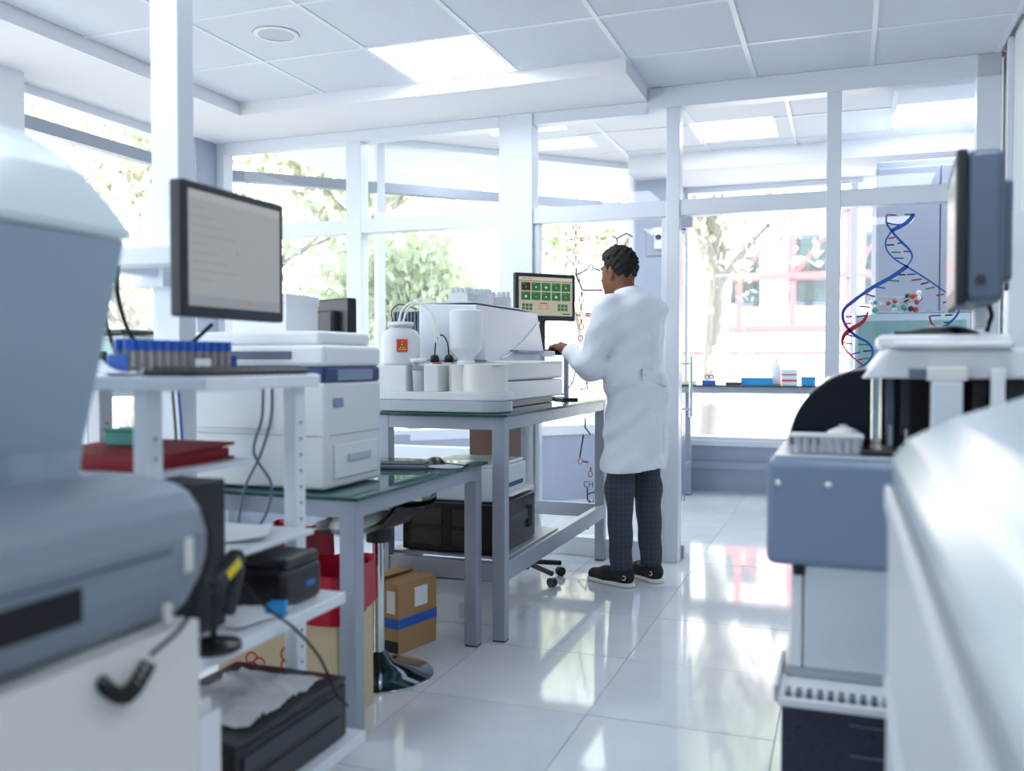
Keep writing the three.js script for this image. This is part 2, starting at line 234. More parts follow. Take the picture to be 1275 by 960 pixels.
{ const t = thing('document_tray', 'dark red plastic folder lying on the side shelf under the tubes', 'folder', [-1.66, .915, -1.8]); bx(t, 'cover', M.red, -.19, .17, 0, .008, -.17, .17, .003); bx(t, 'pages', M.red, -.18, .16, .008, .03, -.16, .16, .003); bx(t, 'flap', M.red, -.19, .17, .03, .038, -.17, .15, .003).rotation.x = .04; }
{ const t = thing('plastic_box', 'small teal plastic box on the red folder', 'box', [-1.72, .955, -1.85]); bx(t, 'body', M.teal, -.05, .05, 0, .035, -.04, .04); bx(t, 'lid', M.teal, -.053, .053, .035, .042, -.043, .043); }
{ const t = thing('computer_tower', 'black computer tower standing on the rack under the side shelf', 'computer', [-1.455, .55, -1.695]); bx(t, 'case', M.dark, -.12, .1, .004, .345, -.06, .06, .006); bx(t, 'side_panel', M.black, .1, .103, .02, .33, -.05, .05); bx(t, 'foot', M.rubber, -.08, .08, 0, .005, -.05, .05); }
{ const t = thing('label_printer', 'small black label printer on the middle rack shelf beside the computer tower', 'printer', [-1.4, .55, -1.98]); bx(t, 'body', M.black, -.11, .11, 0, .1, -.09, .09, .02, 3); bx(t, 'lid', M.dark, -.105, .105, .095, .125, -.085, .07, .012); bx(t, 'button', M.blue, .09, .112, .04, .055, -.05, -.01); }
sheet('paper_sheet', 'loose white papers lying on the narrow paper shelf of the rack', [-1.55, .711, -1.95], .5, .3, .21, .015);
sheet('paper_sheet', 'white paper on the middle rack shelf under the barcode scanner', [-1.35, .551, -1.83], 1.45, .2, .14, .01);
{
  const t = thing('barcode_scanner', 'black handheld barcode scanner with yellow label on a round stand', 'scanner', [-1.27, .55, -1.6]);
  lathe(t, 'stand_base', M.black, [[0, 0], [.06, 0], [.058, .012], [.02, .02], [0, .022]], [0, 0, 0]); rod(t, 'stand_pole', M.black, [0, .02, 0], [0, .12, 0], .008);
  const h = part(t, 'head', RB(.04, .035, .11, .012, 3), M.dark, [.01, .165, -.03], [.5, 0, 0]); bx(h, 'label', M.yellow, .0195, .0205, -.01, .012, -.03, .02, .0003); part(t, 'grip', RB(.028, .11, .032, .012, 3), M.dark, [.01, .115, -.055], [-.35, 0, 0]);
  tube(t, 'cable', M.rubber, [[.01, .14, -.07], [.03, .06, -.14], [.045, -.02, -.24], [.05, -.12, -.34], [.05, -.24, -.42], [.035, -.3, -.5]], .0035);
}
{ const t = thing('binder_clip', 'bright blue plastic clip on the middle rack shelf edge', 'clip', [-1.29, .55, -1.86], .3); bx(t, 'jaw', M.skyblue, -.025, .025, 0, .03, -.01, .01); bx(t, 'lever', M.skyblue, -.02, .02, .025, .032, -.03, .01); }
{
  const t = thing('laser_printer', 'black laser printer on the bottom rack shelf under crumpled plastic', 'printer', [-1.45, .15, -1.9]);
  bx(t, 'body', M.black, -.17, .19, .004, .15, -.24, .24, .01); bx(t, 'top_cover', M.dark, -.17, .19, .15, .165, -.24, .24, .006); bx(t, 'paper_drawer', M.dark, .185, .195, .02, .07, -.2, .2); bx(t, 'panel_label', M.yellow, .19, .193, .05, .06, .12, .16, .0005); bx(t, 'side_ridge', M.charcoal, .19, .196, .09, .13, -.2, .22);
}
{ const g = new THREE.PlaneGeometry(.26, .34, 40, 40); g.rotateX(-Math.PI / 2); const a = g.attributes.position; for (let i = 0; i < a.count; i++) { const x = a.getX(i), z = a.getZ(i); a.setY(i, .004 + .018 * Math.abs(Math.sin(31 * x + 9 * Math.sin(23 * z)) * Math.cos(27 * z + 5 * x))); } g.computeVertexNormals(); const o = shade(new THREE.Mesh(g, M.trans)); o.name = 'plastic_sheet'; o.position.set(-1.42, .316, -1.9); o.userData = { label: 'crumpled clear plastic sheeting on top of the black laser printer', category: 'plastic sheet' }; scene.add(o); }
{ const t = thing('file_folder', 'white upright file folder with a printed spine at the front of the bottom rack shelf', 'folder', [-1.28, .15, -1.56]); bx(t, 'board', M.paper, -.02, -.005, 0, .29, -.05, .12, .002); bx(t, 'board', M.paper, .012, .02, 0, .27, -.05, .1, .002); bx(t, 'spine', M.offwhite, -.01, .02, 0, .27, .1, .105, .002); bx(t, 'spine_label', M.lightgrey, .02, .021, .06, .2, .02, .07, .0004); }
// items behind the rack
{ const t = thing('side_bench', 'narrow white bench behind the rack by the left windows', 'bench', [-2.46, 0, -2.35]); bx(t, 'bench_top', M.rackwhite, -.25, .2, 1.05, 1.08, -.35, .3, .004); for (const x of [-.23, .15]) for (const z of [-.32, .26]) bx(t, 'leg', M.rackwhite, x, x + .03, 0, 1.05, z, z + .03); }
{ const t = thing('storage_box', 'mint green storage box with white lid on the narrow bench', 'box', [-2.33, 1.08, -2.45]); bx(t, 'body', M.mint, -.11, .11, 0, .16, -.09, .09, .006); bx(t, 'lid', M.white, -.115, .115, .16, .175, -.095, .095, .006); }
{ const t = thing('network_switch', 'small black box with a blue light on the narrow bench', 'network box', [-2.25, 1.08, -2.22]); bx(t, 'case', M.black, -.05, .05, 0, .12, -.05, .05, .004); part(t, 'led', new THREE.BoxGeometry(.02, .006, .001), mat('#2050ff', .4, 0, { emissive: new THREE.Color(.1, .3, 1), emissiveIntensity: 3 }), [.02, .09, .051]); }
{ const t = thing('notebook', 'black notebook lying open on the mint green box', 'notebook', [-2.3, 1.257, -2.42]); bx(t, 'cover', M.black, -.1, .1, 0, .012, -.09, .09); bx(t, 'pages', M.paper, -.095, .095, .012, .018, -.085, .085); }
for (const [n, z, m] of [['grey', -2.155, M.charcoal], ['blue', -2.18, M.blue]]) { const t = thing('hanging_cable', n + ' cable hanging straight down behind the rack', 'cable'); tube(t, 'wire', m, [[-1.85, 1.1, z], [-1.845, .9, z - .01], [-1.855, .6, z], [-1.85, .2, z]], .004); }
// ================= LOW GLASS TABLE =================
function glassTable(t, x0, x1, h, z0, z1, extra) {        // world extents, steel frame, glass top with a dark edge
  const ox = t.position.x, oz = t.position.z, b = (n, m, a, c, d, e, f, g, r) => bx(t, n, m, a - ox, c - ox, d, e, f - oz, g - oz, r);
  b('glass_top', M.glasstop, x0 + .004, x1 - .004, h - .012, h, z0 - .004, z1 + .004, .003); b('glass_edge', M.glassedge, x0, x1, h - .012, h - .001, z0, z0 - .004); b('glass_edge', M.glassedge, x1 - .004, x1, h - .012, h - .001, z0, z1);
  b('rail', M.steel, x0 + .03, x1 - .03, h - .068, h - .0135, z0 - .0215, z0 - .055); b('rail', M.steel, x1 - .055, x1 - .0215, h - .0685, h - .014, z0 - .03, z1 + .03); b('rail', M.steel, x0 + .03, x1 - .03, h - .068, h - .0135, z1 + .055, z1 + .0215); b('rail', M.steel, x0 + .0215, x0 + .055, h - .0685, h - .014, z0 - .03, z1 + .03);
  for (const x of [x0 + .02, x1 - .075]) for (const z of [z0 - .02, z1 + .075]) { const l = b('leg', M.steel, x, x + .055, .006, h - .013, z, z - .055); bx(l, 'foot_cap', M.rubber, -.0265, .0265, -(h - .019) / 2 - .006, -(h - .019) / 2 + .004, -.0265, .0265, .002); }
  return b;
}
{ const t = thing('low_glass_table', 'low steel table with a dark edged glass top under the white printer', 'table', [-1.9, 0, -2.95]); glassTable(t, -2.17, -1.375, .755, -2.4, -3.47); }
{
  const t = thing('office_printer', 'large white office printer with a navy blue top band on the low glass table', 'printer', [-1.83, .755, -2.66]), X = 1.83, Z = 2.66;
  const b = (n, m, x0, x1, y0, y1, z0, z1, r) => bx(t, n, m, x0 + X, x1 + X, y0 - .755, y1 - .755, z0 + Z, z1 + Z, r);
  b('body', M.offwhite, -2.12, -1.53, .76, 1.1, -2.47, -2.84, .012); b('top_band', M.navy, -2.118, -1.532, 1.1, 1.15, -2.472, -2.838, .01); b('scanner_head', M.white, -2.12, -1.53, 1.15, 1.22, -2.47, -2.84, .016); b('lid', M.white, -2.11, -1.56, 1.22, 1.265, -2.49, -2.82, .014);
  b('output_slot', M.greyblue, -1.75, -1.5285, 1.105, 1.14, -2.55, -2.78, .004); b('seam', M.lightgrey, -2.1, -1.55, .93, .934, -2.468, -2.472, .001); b('seam', M.lightgrey, -1.532, -1.528, .93, .934, -2.5, -2.82, .001);
  b('drawer_handle', M.lightgrey, -1.535, -1.518, .84, .865, -2.6, -2.75); b('drawer', M.white, -1.53, -1.524, .79, .9, -2.52, -2.8, .004); b('sticker', M.greyblue, -1.529, -1.527, 1.02, 1.05, -2.52, -2.58, .0005); b('slot', M.slate, -1.9, -1.65, 1.175, 1.2, -2.465, -2.471, .002); b('front_panel', M.offwhite, -2.08, -1.72, .95, 1.08, -2.462, -2.47, .004);
}
{ const t = thing('desktop_monitor', 'dark brown backed monitor standing on the low glass table behind the printer', 'monitor', [-1.88, .755, -3.08], 2.7); flatMonitor(t, .36, .3, screenMat(texA, .4)); for (const c of t.children) c.position.y += .35; bx(t, 'stand_base', M.dark, -.1, .1, 0, .012, -.1, .06); bx(t, 'stand_neck', M.dark, -.02, .02, .012, .4, -.075, -.055); }
{ const t = thing('paper_carton', 'plain white carton stacked on top of the office printer', 'box', [-1.9, 1.265, -2.75]); bx(t, 'body', M.paper, -.11, .11, 0, .13, -.1, .1, .003); bx(t, 'lid', M.white, -.113, .113, .1, .135, -.103, .103, .003); }
keyboard('slate blue keyboard on the low glass table beside the white printer', [-1.63, .755, -3.14], .25, M.slate, .26, .12);
{ const t = thing('computer_mouse', 'black computer mouse on a grey mat on the low glass table', 'mouse', [-1.52, .758, -3.27], 1); const s = new THREE.SphereGeometry(1, 20, 12, 0, Math.PI * 2, 0, Math.PI / 2); s.scale(.033, .03, .055); part(t, 'shell', s, M.black); bx(t, 'wheel', M.charcoal, -.003, .003, .022, .031, .02, .035, .002); tube(t, 'cable', M.rubber, [[0, .01, .05], [.05, .005, .12], [.02, .004, .2]], .002); }
sheet('mouse_mat', 'thin grey mat under the black mouse on the low glass table', [-1.5, .755, -3.25], .2, .22, .18, 0, M.lightgrey).userData.category = 'mat';
{ const t = thing('power_cable', 'pair of grey cables hanging under the rack top shelf before the printer', 'cable', [-1.55, .76, -2.2]); tube(t, 'wire', M.slate, [[.02, .34, .05], [.015, .25, .05], [-.02, .15, .04], [.03, .06, .03], [.02, -.02, .04], [-.03, -.1, .05]], .004); tube(t, 'wire', M.slate, [[.05, .34, .05], [.045, .25, .05], [.0, .14, .04], [-.05, .05, .04], [-.07, -.06, .05]], .004); }
// chair base
{ const t = thing('chair_base', 'black wheeled chair base standing beyond the black power unit', 'chair', [-1.6, 0, -4.55]); part(t, 'hub', cyl(.03, .035, .08, 16), M.black, [0, .1, 0]); rod(t, 'gas_lift', M.dark, [0, .12, 0], [0, .24, 0], .02); for (let k = 0; k < 5; k++) { const a = k * 1.2566 + .5, x = Math.cos(a) * .22, z = Math.sin(a) * .22; rod(t, 'spoke', M.black, [0, .1, 0], [x, .07, z], .014); const w = part(t, 'caster', cyl(.025, .025, .03, 16), M.black, [x, .025, z], [Math.PI / 2, 0, a]); } }
// stool
{ const t = thing('lab_stool', 'black moulded stool seat on a chrome pole and round chrome foot', 'stool', [-1.62, 0, -2.98]);
  lathe(t, 'foot', M.chrome, [[0, 0], [.205, 0], [.205, .008], [.15, .022], [.06, .05], [.026, .09], [0, .09]], [0, 0, 0], 40); rod(t, 'pole', M.chrome, [0, .05, 0], [0, .52, 0], .022, 18);
  const g = new THREE.PlaneGeometry(.44, .42, 24, 24); g.rotateX(-Math.PI / 2); const seat = []; for (const dy of [0, -.018]) { const q = g.clone(), a = q.attributes.position; for (let i = 0; i < a.count; i++) { let x = a.getX(i) / .22, z = a.getZ(i) / .21; const r = Math.max(Math.abs(x), Math.abs(z)), n = Math.hypot(x, z) || 1; const k = (r / n) * .75 + .25; a.setX(i, x * k * .22); a.setZ(i, z * k * .21); a.setY(i, dy + .1 * Math.max(0, x) ** 2.2 + .012 * z * z); } if (dy) { const ix = q.index.array; for (let i = 0; i < ix.length; i += 3) [ix[i], ix[i + 1]] = [ix[i + 1], ix[i]]; } q.computeVertexNormals(); seat.push(q); }
  part(t, 'seat', mergeGeometries(seat), M.black, [.0, .57, .02]); rod(t, 'collar', M.dark, [0, .5, 0], [0, .55, 0], .045); }
// waste boxes lined with red bags
function wasteBox(label, p, turn, w, d, h, print) {
  const t = thing('waste_box', label, 'waste box', p, turn);
  bx(t, 'panel', M.beige, -w / 2, w / 2, 0, h, d / 2 - .006, d / 2, .002); bx(t, 'panel', M.beige, -w / 2, w / 2, 0, h, -d / 2, -d / 2 + .006, .002); bx(t, 'panel', M.beige, -w / 2, -w / 2 + .006, 0, h, -d / 2, d / 2, .002); bx(t, 'panel', M.beige, w / 2 - .006, w / 2, 0, h, -d / 2, d / 2, .002); bx(t, 'bottom', M.beige, -w / 2, w / 2, 0, .006, -d / 2, d / 2);
  const mk = (W, D, y0, y1, amp) => { const n = 72, m = 10, pos = [], ix = []; for (let j = 0; j <= m; j++) for (let i = 0; i <= n; i++) { const a = i / n * 2 * Math.PI, c = Math.cos(a), s = Math.sin(a), k = 1 / Math.max(Math.abs(c), Math.abs(s)), f = j / m; const wob = amp * (Math.sin(a * 9 + f * 3) + .6 * Math.sin(a * 17 + 1)) * (f + .2); pos.push(c * k * W / 2 * (1 + wob), y0 + (y1 - y0) * f + .012 * Math.sin(a * 5) * f, s * k * D / 2 * (1 + wob)); if (j < m && i < n) { const b = j * (n + 1) + i; ix.push(b, b + 1, b + n + 1, b + 1, b + n + 2, b + n + 1); } } const q = new THREE.BufferGeometry(); q.setAttribute('position', new THREE.Float32BufferAttribute(pos, 3)); q.setIndex(ix); q.computeVertexNormals(); return q; };
  part(t, 'red_bag', mergeGeometries([mk(w + .02, d + .02, h + .015, h - .13, .012), mk(w - .03, d - .03, h + .012, h - .2, .015), mk(w + .018, d + .018, h + .006, h + .02, .01)]), M.redbag);
  if (print) for (const [px, py, s] of [[-.08, .2, .05], [.05, .22, .06], [.06, .1, .045]]) for (let k = 0; k < 3; k++) { const r = part(t, 'printed_mark', new THREE.TorusGeometry(s * .4, .003, 6, 24, 4.6), M.redpaint, [px + Math.cos(k * 2.1) * s * .35, py + Math.sin(k * 2.1) * s * .35, d / 2 + .0005]); r.scale.z = .2; }
  return t;
}
wasteBox('beige biohazard waste box with a red bag near the low table leg', [-1.7, 0, -2.57], .1, .42, .28, .48, true);
wasteBox('second red bagged waste box standing farther under the low glass table', [-2.02, 0, -2.95], -.1, .26, .26, .5, false);
// cartons on the floor
{ const t = thing('cardboard_carton', 'brown cardboard carton with blue tape and a hand hole beside the stool foot', 'carton', [-1.71, 0, -3.34], -.25); bx(t, 'box', M.card, -.13, .09, 0, .28, -.12, .12, .003); bx(t, 'flap', M.card, -.13, -.02, .28, .286, -.1, .12, .002).rotation.z = .12; bx(t, 'blue_tape', M.blue, .0905, .0915, .1, .14, -.12, .12, .0005); bx(t, 'blue_tape', M.blue, -.02, .09, .1, .14, .1205, .1215, .0005); bx(t, 'hand_hole', M.black, -.11, -.03, .18, .21, .1195, .121, .001); bx(t, 'shipping_label', M.paper, .0905, .0915, .17, .25, -.06, .02, .0005); bx(t, 'shipping_label', M.paper, .03, .075, .16, .25, .1205, .1215, .0005); bx(t, 'black_print', M.black, -.13, .09, .004, .05, .1203, .121, .0004); }
{ const t = thing('white_carton', 'flat white carton with a pale blue label on the floor beneath the black device', 'carton', [-1.62, 0, -3.82], .12); bx(t, 'box', M.paper, -.16, .16, 0, .19, -.12, .12, .003); bx(t, 'label', M.paleblue, 0, .1, .02, .09, .1205, .1215, .0004); bx(t, 'open_flap', M.slate, -.14, .14, .19, .2, -.1, .11, .002); }
// ================= HIGH GLASS TABLE =================
{
  const t = thing('high_glass_table', 'tall steel lab table with green edged glass top carrying the analyser', 'table', [-1.6, 0, -4.3]);
  const b = glassTable(t, -1.92, -1.29, .95, -3.47, -5.21); b('low_rail', M.steel, -1.86, -1.35, .25, .33, -3.495, -3.53); b('low_rail', M.steel, -1.345, -1.31, .25, .33, -3.53, -5.14); b('low_rail', M.steel, -1.86, -1.35, .25, .33, -5.15, -5.18); b('low_rail', M.steel, -1.9, -1.865, .25, .33, -3.53, -5.14); b('low_shelf', M.steel, -1.88, -1.33, .33, .34, -3.55, -4.3);
}
{ const t = thing('power_unit', 'black rack mounted power unit on the low shelf of the tall table', 'power unit', [-1.61, .34, -3.82]); bx(t, 'case', M.black, -.21, .24, .005, .215, -.24, .25, .006); for (let i = 0; i < 2; i++) for (let j = 0; j < 2; j++) bx(t, 'vent', M.dark, -.16 + i * .19, -.02 + i * .19, .03 + j * .09, .1 + j * .09, .249, .254); bx(t, 'side_rib', M.charcoal, .239, .244, .1, .15, -.22, .22); bx(t, 'latch', M.rubber, .239, .248, .06, .16, -.18, -.13); for (const x of [-.19, .21]) bx(t, 'foot', M.rubber, x, x + .02, 0, .006, .2, .22); }
{ const t = thing('desk_printer', 'pale grey desk printer with papers on top of the black power unit', 'printer', [-1.6, .555, -3.82]); bx(t, 'body', M.paleblue, -.16, .2, .002, .15, -.2, .2, .01); bx(t, 'paper_tray', M.paper, .12, .24, .02, .035, -.2, .1, .002); bx(t, 'output', M.navy, .199, .203, .05, .07, -.15, .1, .002); bx(t, 'lid', M.white, -.15, .19, .15, .165, -.19, .19, .006); }
{ const t = thing('brown_box', 'brown wooden box behind the pale desk printer under the tall table', 'box', [-1.72, .34, -4.45]); bx(t, 'body', M.brown, -.1, .1, 0, .48, -.12, .12, .004); bx(t, 'yellow_edge', M.yellow, .07, .1, .0, .48, .119, .123, .001); }
// clinical analyser on the tall table
{
  const t = thing('blood_analyser', 'white bench analyser with wedge shaped body and drawer base on the tall table', 'analyser', [-1.62, .95, -4.25]), X = 1.62, Z = 4.25, b = (n, m, x0, x1, y0, y1, z0, z1, r) => bx(t, n, m, x0 + X, x1 + X, y0 - .95, y1 - .95, z0 + Z, z1 + Z, r);
  b('plinth', M.greyblue, -1.84, -1.46, .951, .985, -3.8, -4.62, .004); b('base_drawer', M.paleblue, -1.88, -1.42, .985, 1.075, -3.77, -4.68, .01); b('base_top', M.offwhite, -1.88, -1.42, 1.078, 1.17, -3.77, -4.68, .014); b('drawer_seam', M.lightgrey, -1.4195, -1.421, 1.155, 1.16, -4.3, -4.72, .001);
  const u = prism(t, 'upper_body', M.smoothpale, [[-1.83 + X, .22], [-1.5 + X, .22], [-1.545 + X, .47], [-1.83 + X, .48]], -4.62 + Z, -3.76 + Z, .008); b('top_cover', M.lightgrey, -1.82, -1.56, 1.43, 1.436, -3.78, -4.6, .002);
  b('slot_shelf', M.midgrey, -1.51, -1.47, 1.21, 1.222, -4.1, -4.5, .003); b('rear_fins', M.greyblue, -2.0, -1.84, 1.1, 1.4, -3.85, -3.9, .003); for (let k = 0; k < 9; k++) b('fin', M.slate, -2.0 + k * .018, -1.992 + k * .018, 1.1, 1.4, -3.835, -3.85, .001); b('front_plate', M.white, -1.5, -1.44, 1.19, 1.22, -4.55, -4.6);
  tube(t, 'curved_trim', M.white, [[-1.46 + X, .23, -3.85 + Z], [-1.5 + X, .26, -4.1 + Z], [-1.515 + X, .35, -4.4 + Z], [-1.53 + X, .42, -4.6 + Z]], .004);
}
{
  const t = thing('reagent_module', 'white reagent tray module with round drum in front of the bench analyser', 'lab module', [-1.64, .95, -3.62]), X = 1.62, Z = 3.62;
  const s = new THREE.Shape(); s.moveTo(-.29, -.11); s.lineTo(.19, -.11); s.quadraticCurveTo(.31, -.11, .31, 0); s.quadraticCurveTo(.31, .11, .19, .11); s.lineTo(-.29, .11); s.closePath();
  const tray = (n, y, h, k, m) => { const g = new THREE.ExtrudeGeometry(s, { depth: h - .008, bevelEnabled: true, bevelSize: .004, bevelThickness: .004, bevelSegments: 2, curveSegments: 20 }); g.rotateX(-Math.PI / 2); const o = part(t, n, g, m, [0, y + .004, 0]); o.scale.set(k, 1, k); return o; };
  tray('tray_base', .002, .05, .98, M.lightgrey); tray('tray_top', .052, .035, 1, M.offwhite);
  bx(t, 'side_block', M.offwhite, -.285, -.13, .085, .2, -.1, .105, .008); bx(t, 'cup_holder', M.offwhite, -.05, .02, .085, .205, -.03, .105, .008); bx(t, 'red_switch', M.redpaint, -.03, .0, .205, .212, .02, .06);
  part(t, 'drum', cyl(.1, .1, .115, 40), M.cream, [.19, .145, .0]); part(t, 'drum_neck', cyl(.045, .045, .118, 24), M.cream, [.085, .145, .03]); bx(t, 'drum_lid', M.white, .1, .29, .2, .206, -.08, .08, .003);
}
{ const t = thing('waste_bottle', 'round shouldered white bottle with red biohazard label', 'bottle', [-1.84, 1.15, -3.6]); lathe(t, 'bottle', M.trans, [[0, 0], [.078, 0], [.085, .012], [.086, .12], [.07, .15], [.05, .16], [.05, .172], [0, .172]], [0, .001, 0], 32); lathe(t, 'cap', M.white, [[0, 0], [.056, 0], [.056, .022], [0, .024]], [0, .168, 0], 28);
  decal(t, 'hazard_label', canvasTex(128, 144, (g, w, h) => { g.fillStyle = '#e2402c'; g.fillRect(0, 0, w, h); g.strokeStyle = '#2a1a10'; g.lineWidth = 9; g.fillStyle = '#f2d24a'; g.beginPath(); g.moveTo(64, 22); g.lineTo(112, 118); g.lineTo(16, 118); g.fill(); for (let k = 0; k < 3; k++) { g.beginPath(); g.arc(64 + 20 * Math.cos(k * 2.094 - 1.57), 82 + 20 * Math.sin(k * 2.094 - 1.57), 16, 0, 7); g.stroke(); } }), .048, .056, [.045, .085, .0765], [0, .52, 0]); tube(t, 'hose', M.cream, [[-.01, .19, 0], [.0, .25, -.02], [.05, .28, -.05], [.12, .22, -.06], [.16, .1, -.03]], .005); tube(t, 'hose', M.cream, [[.01, .19, 0], [.03, .26, -.03], [.09, .27, -.06], [.14, .2, -.06], [.17, .1, -.04]], .005); tube(t, 'hose', M.brown, [[-.04, .19, 0], [-.05, .24, -.01], [-.03, .27, -.04], [.04, .25, -.08]], .003); }
{ const t = thing('sample_cup', 'clear plastic cup with a white screw lid beside the drum', 'cup', [-1.731, 1.037, -3.55]); lathe(t, 'cup', M.clear, [[0, 0], [.024, 0], [.03, .12], [.03, .125]], [0, .0, 0]); lathe(t, 'lid', M.white, [[0, 0], [.036, 0], [.036, .02], [0, .022]], [0, .122, 0]); lathe(t, 'liquid', M.trans, [[0, .002], [.022, .002], [.026, .09], [0, .09]], [0, 0, 0]); }
{ const t = thing('reagent_bottle', 'tall frosted bottle hanging upside down over the reagent drum', 'bottle', [-1.545, 1.155, -3.64]); lathe(t, 'bottle', M.trans, [[.015, 0], [.03, .0], [.035, .03], [.066, .06], [.07, .075], [.07, .225], [.062, .235], [0, .238]], [0, 0, 0], 32); lathe(t, 'collar', M.white, [[0, 0], [.04, 0], [.04, .02], [.02, .024]], [0, -.006, 0]); }
for (const [k, x] of [[0, -1.725], [1, -1.655]]) { const t = thing('dark_capped_bottle', ['white bottle with dark cap beside the hazard bottle', 'white bottle with dark cap and looped black wire'][k], 'bottle', [x, 1.155, -3.705]); lathe(t, 'bottle', M.offwhite, [[0, -.11], [.03, -.11], [.032, -.02], [.02, 0], [.018, .012]], [0, .0, 0]); lathe(t, 'cap', M.dark, [[0, 0], [.02, 0], [.02, .02], [.014, .032], [.0, .034]], [0, .008, 0]); if (k) tube(t, 'wire', M.rubber, [[0, .04, 0], [-.01, .1, 0], [-.035, .13, 0], [-.06, .11, 0], [-.07, .04, 0]], .003); }
// clear tube boxes on the analyser
{ let k = 0; for (const [x, z] of [[-1.72, -4.0], [-1.66, -4.1], [-1.7, -4.22], [-1.64, -4.32], [-1.69, -4.43]]) { const t = thing('pipette_tip_box', ['clear plastic tube rack on the analyser top near the frosted bottle', 'clear plastic tube rack on the analyser top, next but one to the frosted bottle', 'clear plastic tube rack in the middle of the analyser top', 'clear plastic tube rack on the analyser top, next but one to the green monitor', 'clear plastic tube rack on the analyser top nearest the green monitor'][k], 'tube rack', [x, 1.436, z], k++ * .1); bx(t, 'tray', M.trans, -.05, .05, 0, .055, -.045, .045, .004); for (let i = 0; i < 4; i++) for (let j = 0; j < 4; j++) part(t, 'tube', cyl(.008, .005, .04, 8), M.trans, [-.036 + i * .024, .06, -.034 + j * .023]); } }
// monitor with green thumbnails on the tall table
const texB = canvasTex(512, 360, (g, w, h) => {
  g.fillStyle = '#d9d2b8'; g.fillRect(0, 0, w, h); g.fillStyle = '#ece6d2'; g.fillRect(0, 0, w, 34); g.fillStyle = '#2f3a2e'; g.font = 'bold 20px sans-serif'; g.fillText('•••••• ••••••', 30, 24); g.fillStyle = '#6d6552'; g.fillRect(0, 34, w, 5);
  for (let r = 0; r < 2; r++) for (let c = 0; c < 5; c++) { g.fillStyle = r + c ? '#2f7a44' : '#3c3326'; g.fillRect(24 + c * 96, 52 + r * 88, 84, 76); g.fillStyle = '#5fae6b'; g.fillRect(34 + c * 96, 62 + r * 88, 30, 8); g.fillStyle = '#dff3df'; g.beginPath(); g.arc(66 + c * 96, 95 + r * 88, 5 + ((r * 5 + c) % 3) * 4, 0, 7); g.fill(); }
  for (const x of [30, 370]) for (let r = 0; r < 2; r++) for (let c = 0; c < 3; c++) { g.fillStyle = '#2f7a44'; g.fillRect(x + c * 34, 250 + r * 34, 28, 28); } g.fillStyle = '#d8a8a0'; for (let k = 0; k < 4; k++) g.fillRect(180 + (k & 1) * 70, 262 + (k >> 1) * 26, 40, 10); g.fillStyle = '#4b4a40'; g.fillRect(200, 240, 70, 9); g.fillRect(420, 336, 70, 10);
});
{ const t = thing('analyser_monitor', 'flat monitor showing green thumbnails on a stand at the tall table end', 'monitor', [-1.615, .95, -4.98], .84); flatMonitor(t, .4, .27, screenMat(texB, .95), .03); for (const c of t.children) c.position.y += .45; bx(t, 'stand_base', M.dark, -.1, .1, 0, .012, -.12, .05); bx(t, 'stand_neck', M.dark, -.018, .018, .012, .52, -.06, -.035); }
{ const t = thing('keyboard_tray', 'black keyboard tray on an arm in front of the man', 'keyboard tray', [-1.46, .95, -4.87], .84); bx(t, 'base', M.dark, -.05, .05, 0, .012, -.05, .05); rod(t, 'column', M.steel, [0, .01, 0], [0, .26, 0], .015); bx(t, 'tray', M.dark, -.15, .15, .25, .262, -.06, .1, .005); bx(t, 'keyboard', M.black, -.14, .14, .262, .278, -.05, .08, .004); for (let r = 0; r < 4; r++) for (let c = 0; c < 9; c++) bx(t, 'key', M.charcoal, -.13 + c * .029, -.108 + c * .029, .278, .283, -.04 + r * .028, -.018 + r * .028, .001); tube(t, 'cable', M.rubber, [[.1, .25, -.04], [.08, .1, -.06], [.02, .02, -.08]], .004); }
// ================= RIGHT: near instrument =================
{
  const t = thing('immunoassay_instrument', 'big glossy white instrument with rounded pale lid and curved side seams', 'instrument', [.5, 0, -.9]), X = -.5, Z = .9, P = a => a.map(([x, y]) => [x + X, y]);
  prism(t, 'body', M.smoothwhite, P([[.078, .03], [.95, .03], [.95, .95], [.12, .95], [.078, .9]]), -1.8 + Z, .1 + Z, .02);
  prism(t, 'lid', M.lidwhite, P([[.085, .955], [.95, .955], [.95, 1.16], [.42, 1.135], [.3, 1.11], [.18, 1.068], [.11, 1.03], [.083, .995]]), -1.8 + Z, .1 + Z, .025);
  prism(t, 'lid_recess', M.slate, P([[.3, 1.1135], [.46, 1.141], [.46, 1.146], [.3, 1.119]]), -1.62 + Z, -1.25 + Z, .001);
  bx(t, 'side_ridge', M.white, .07 + X, .09 + X, .9, .945, -1.78 + Z, .05 + Z, .008, 3); bx(t, 'side_ridge', M.white, .071 + X, .09 + X, .58, .61, -1.74 + Z, .05 + Z, .008, 3); bx(t, 'base_plinth', M.charcoal, .12 + X, .93 + X, 0, .035, -1.76 + Z, .06 + Z);
}
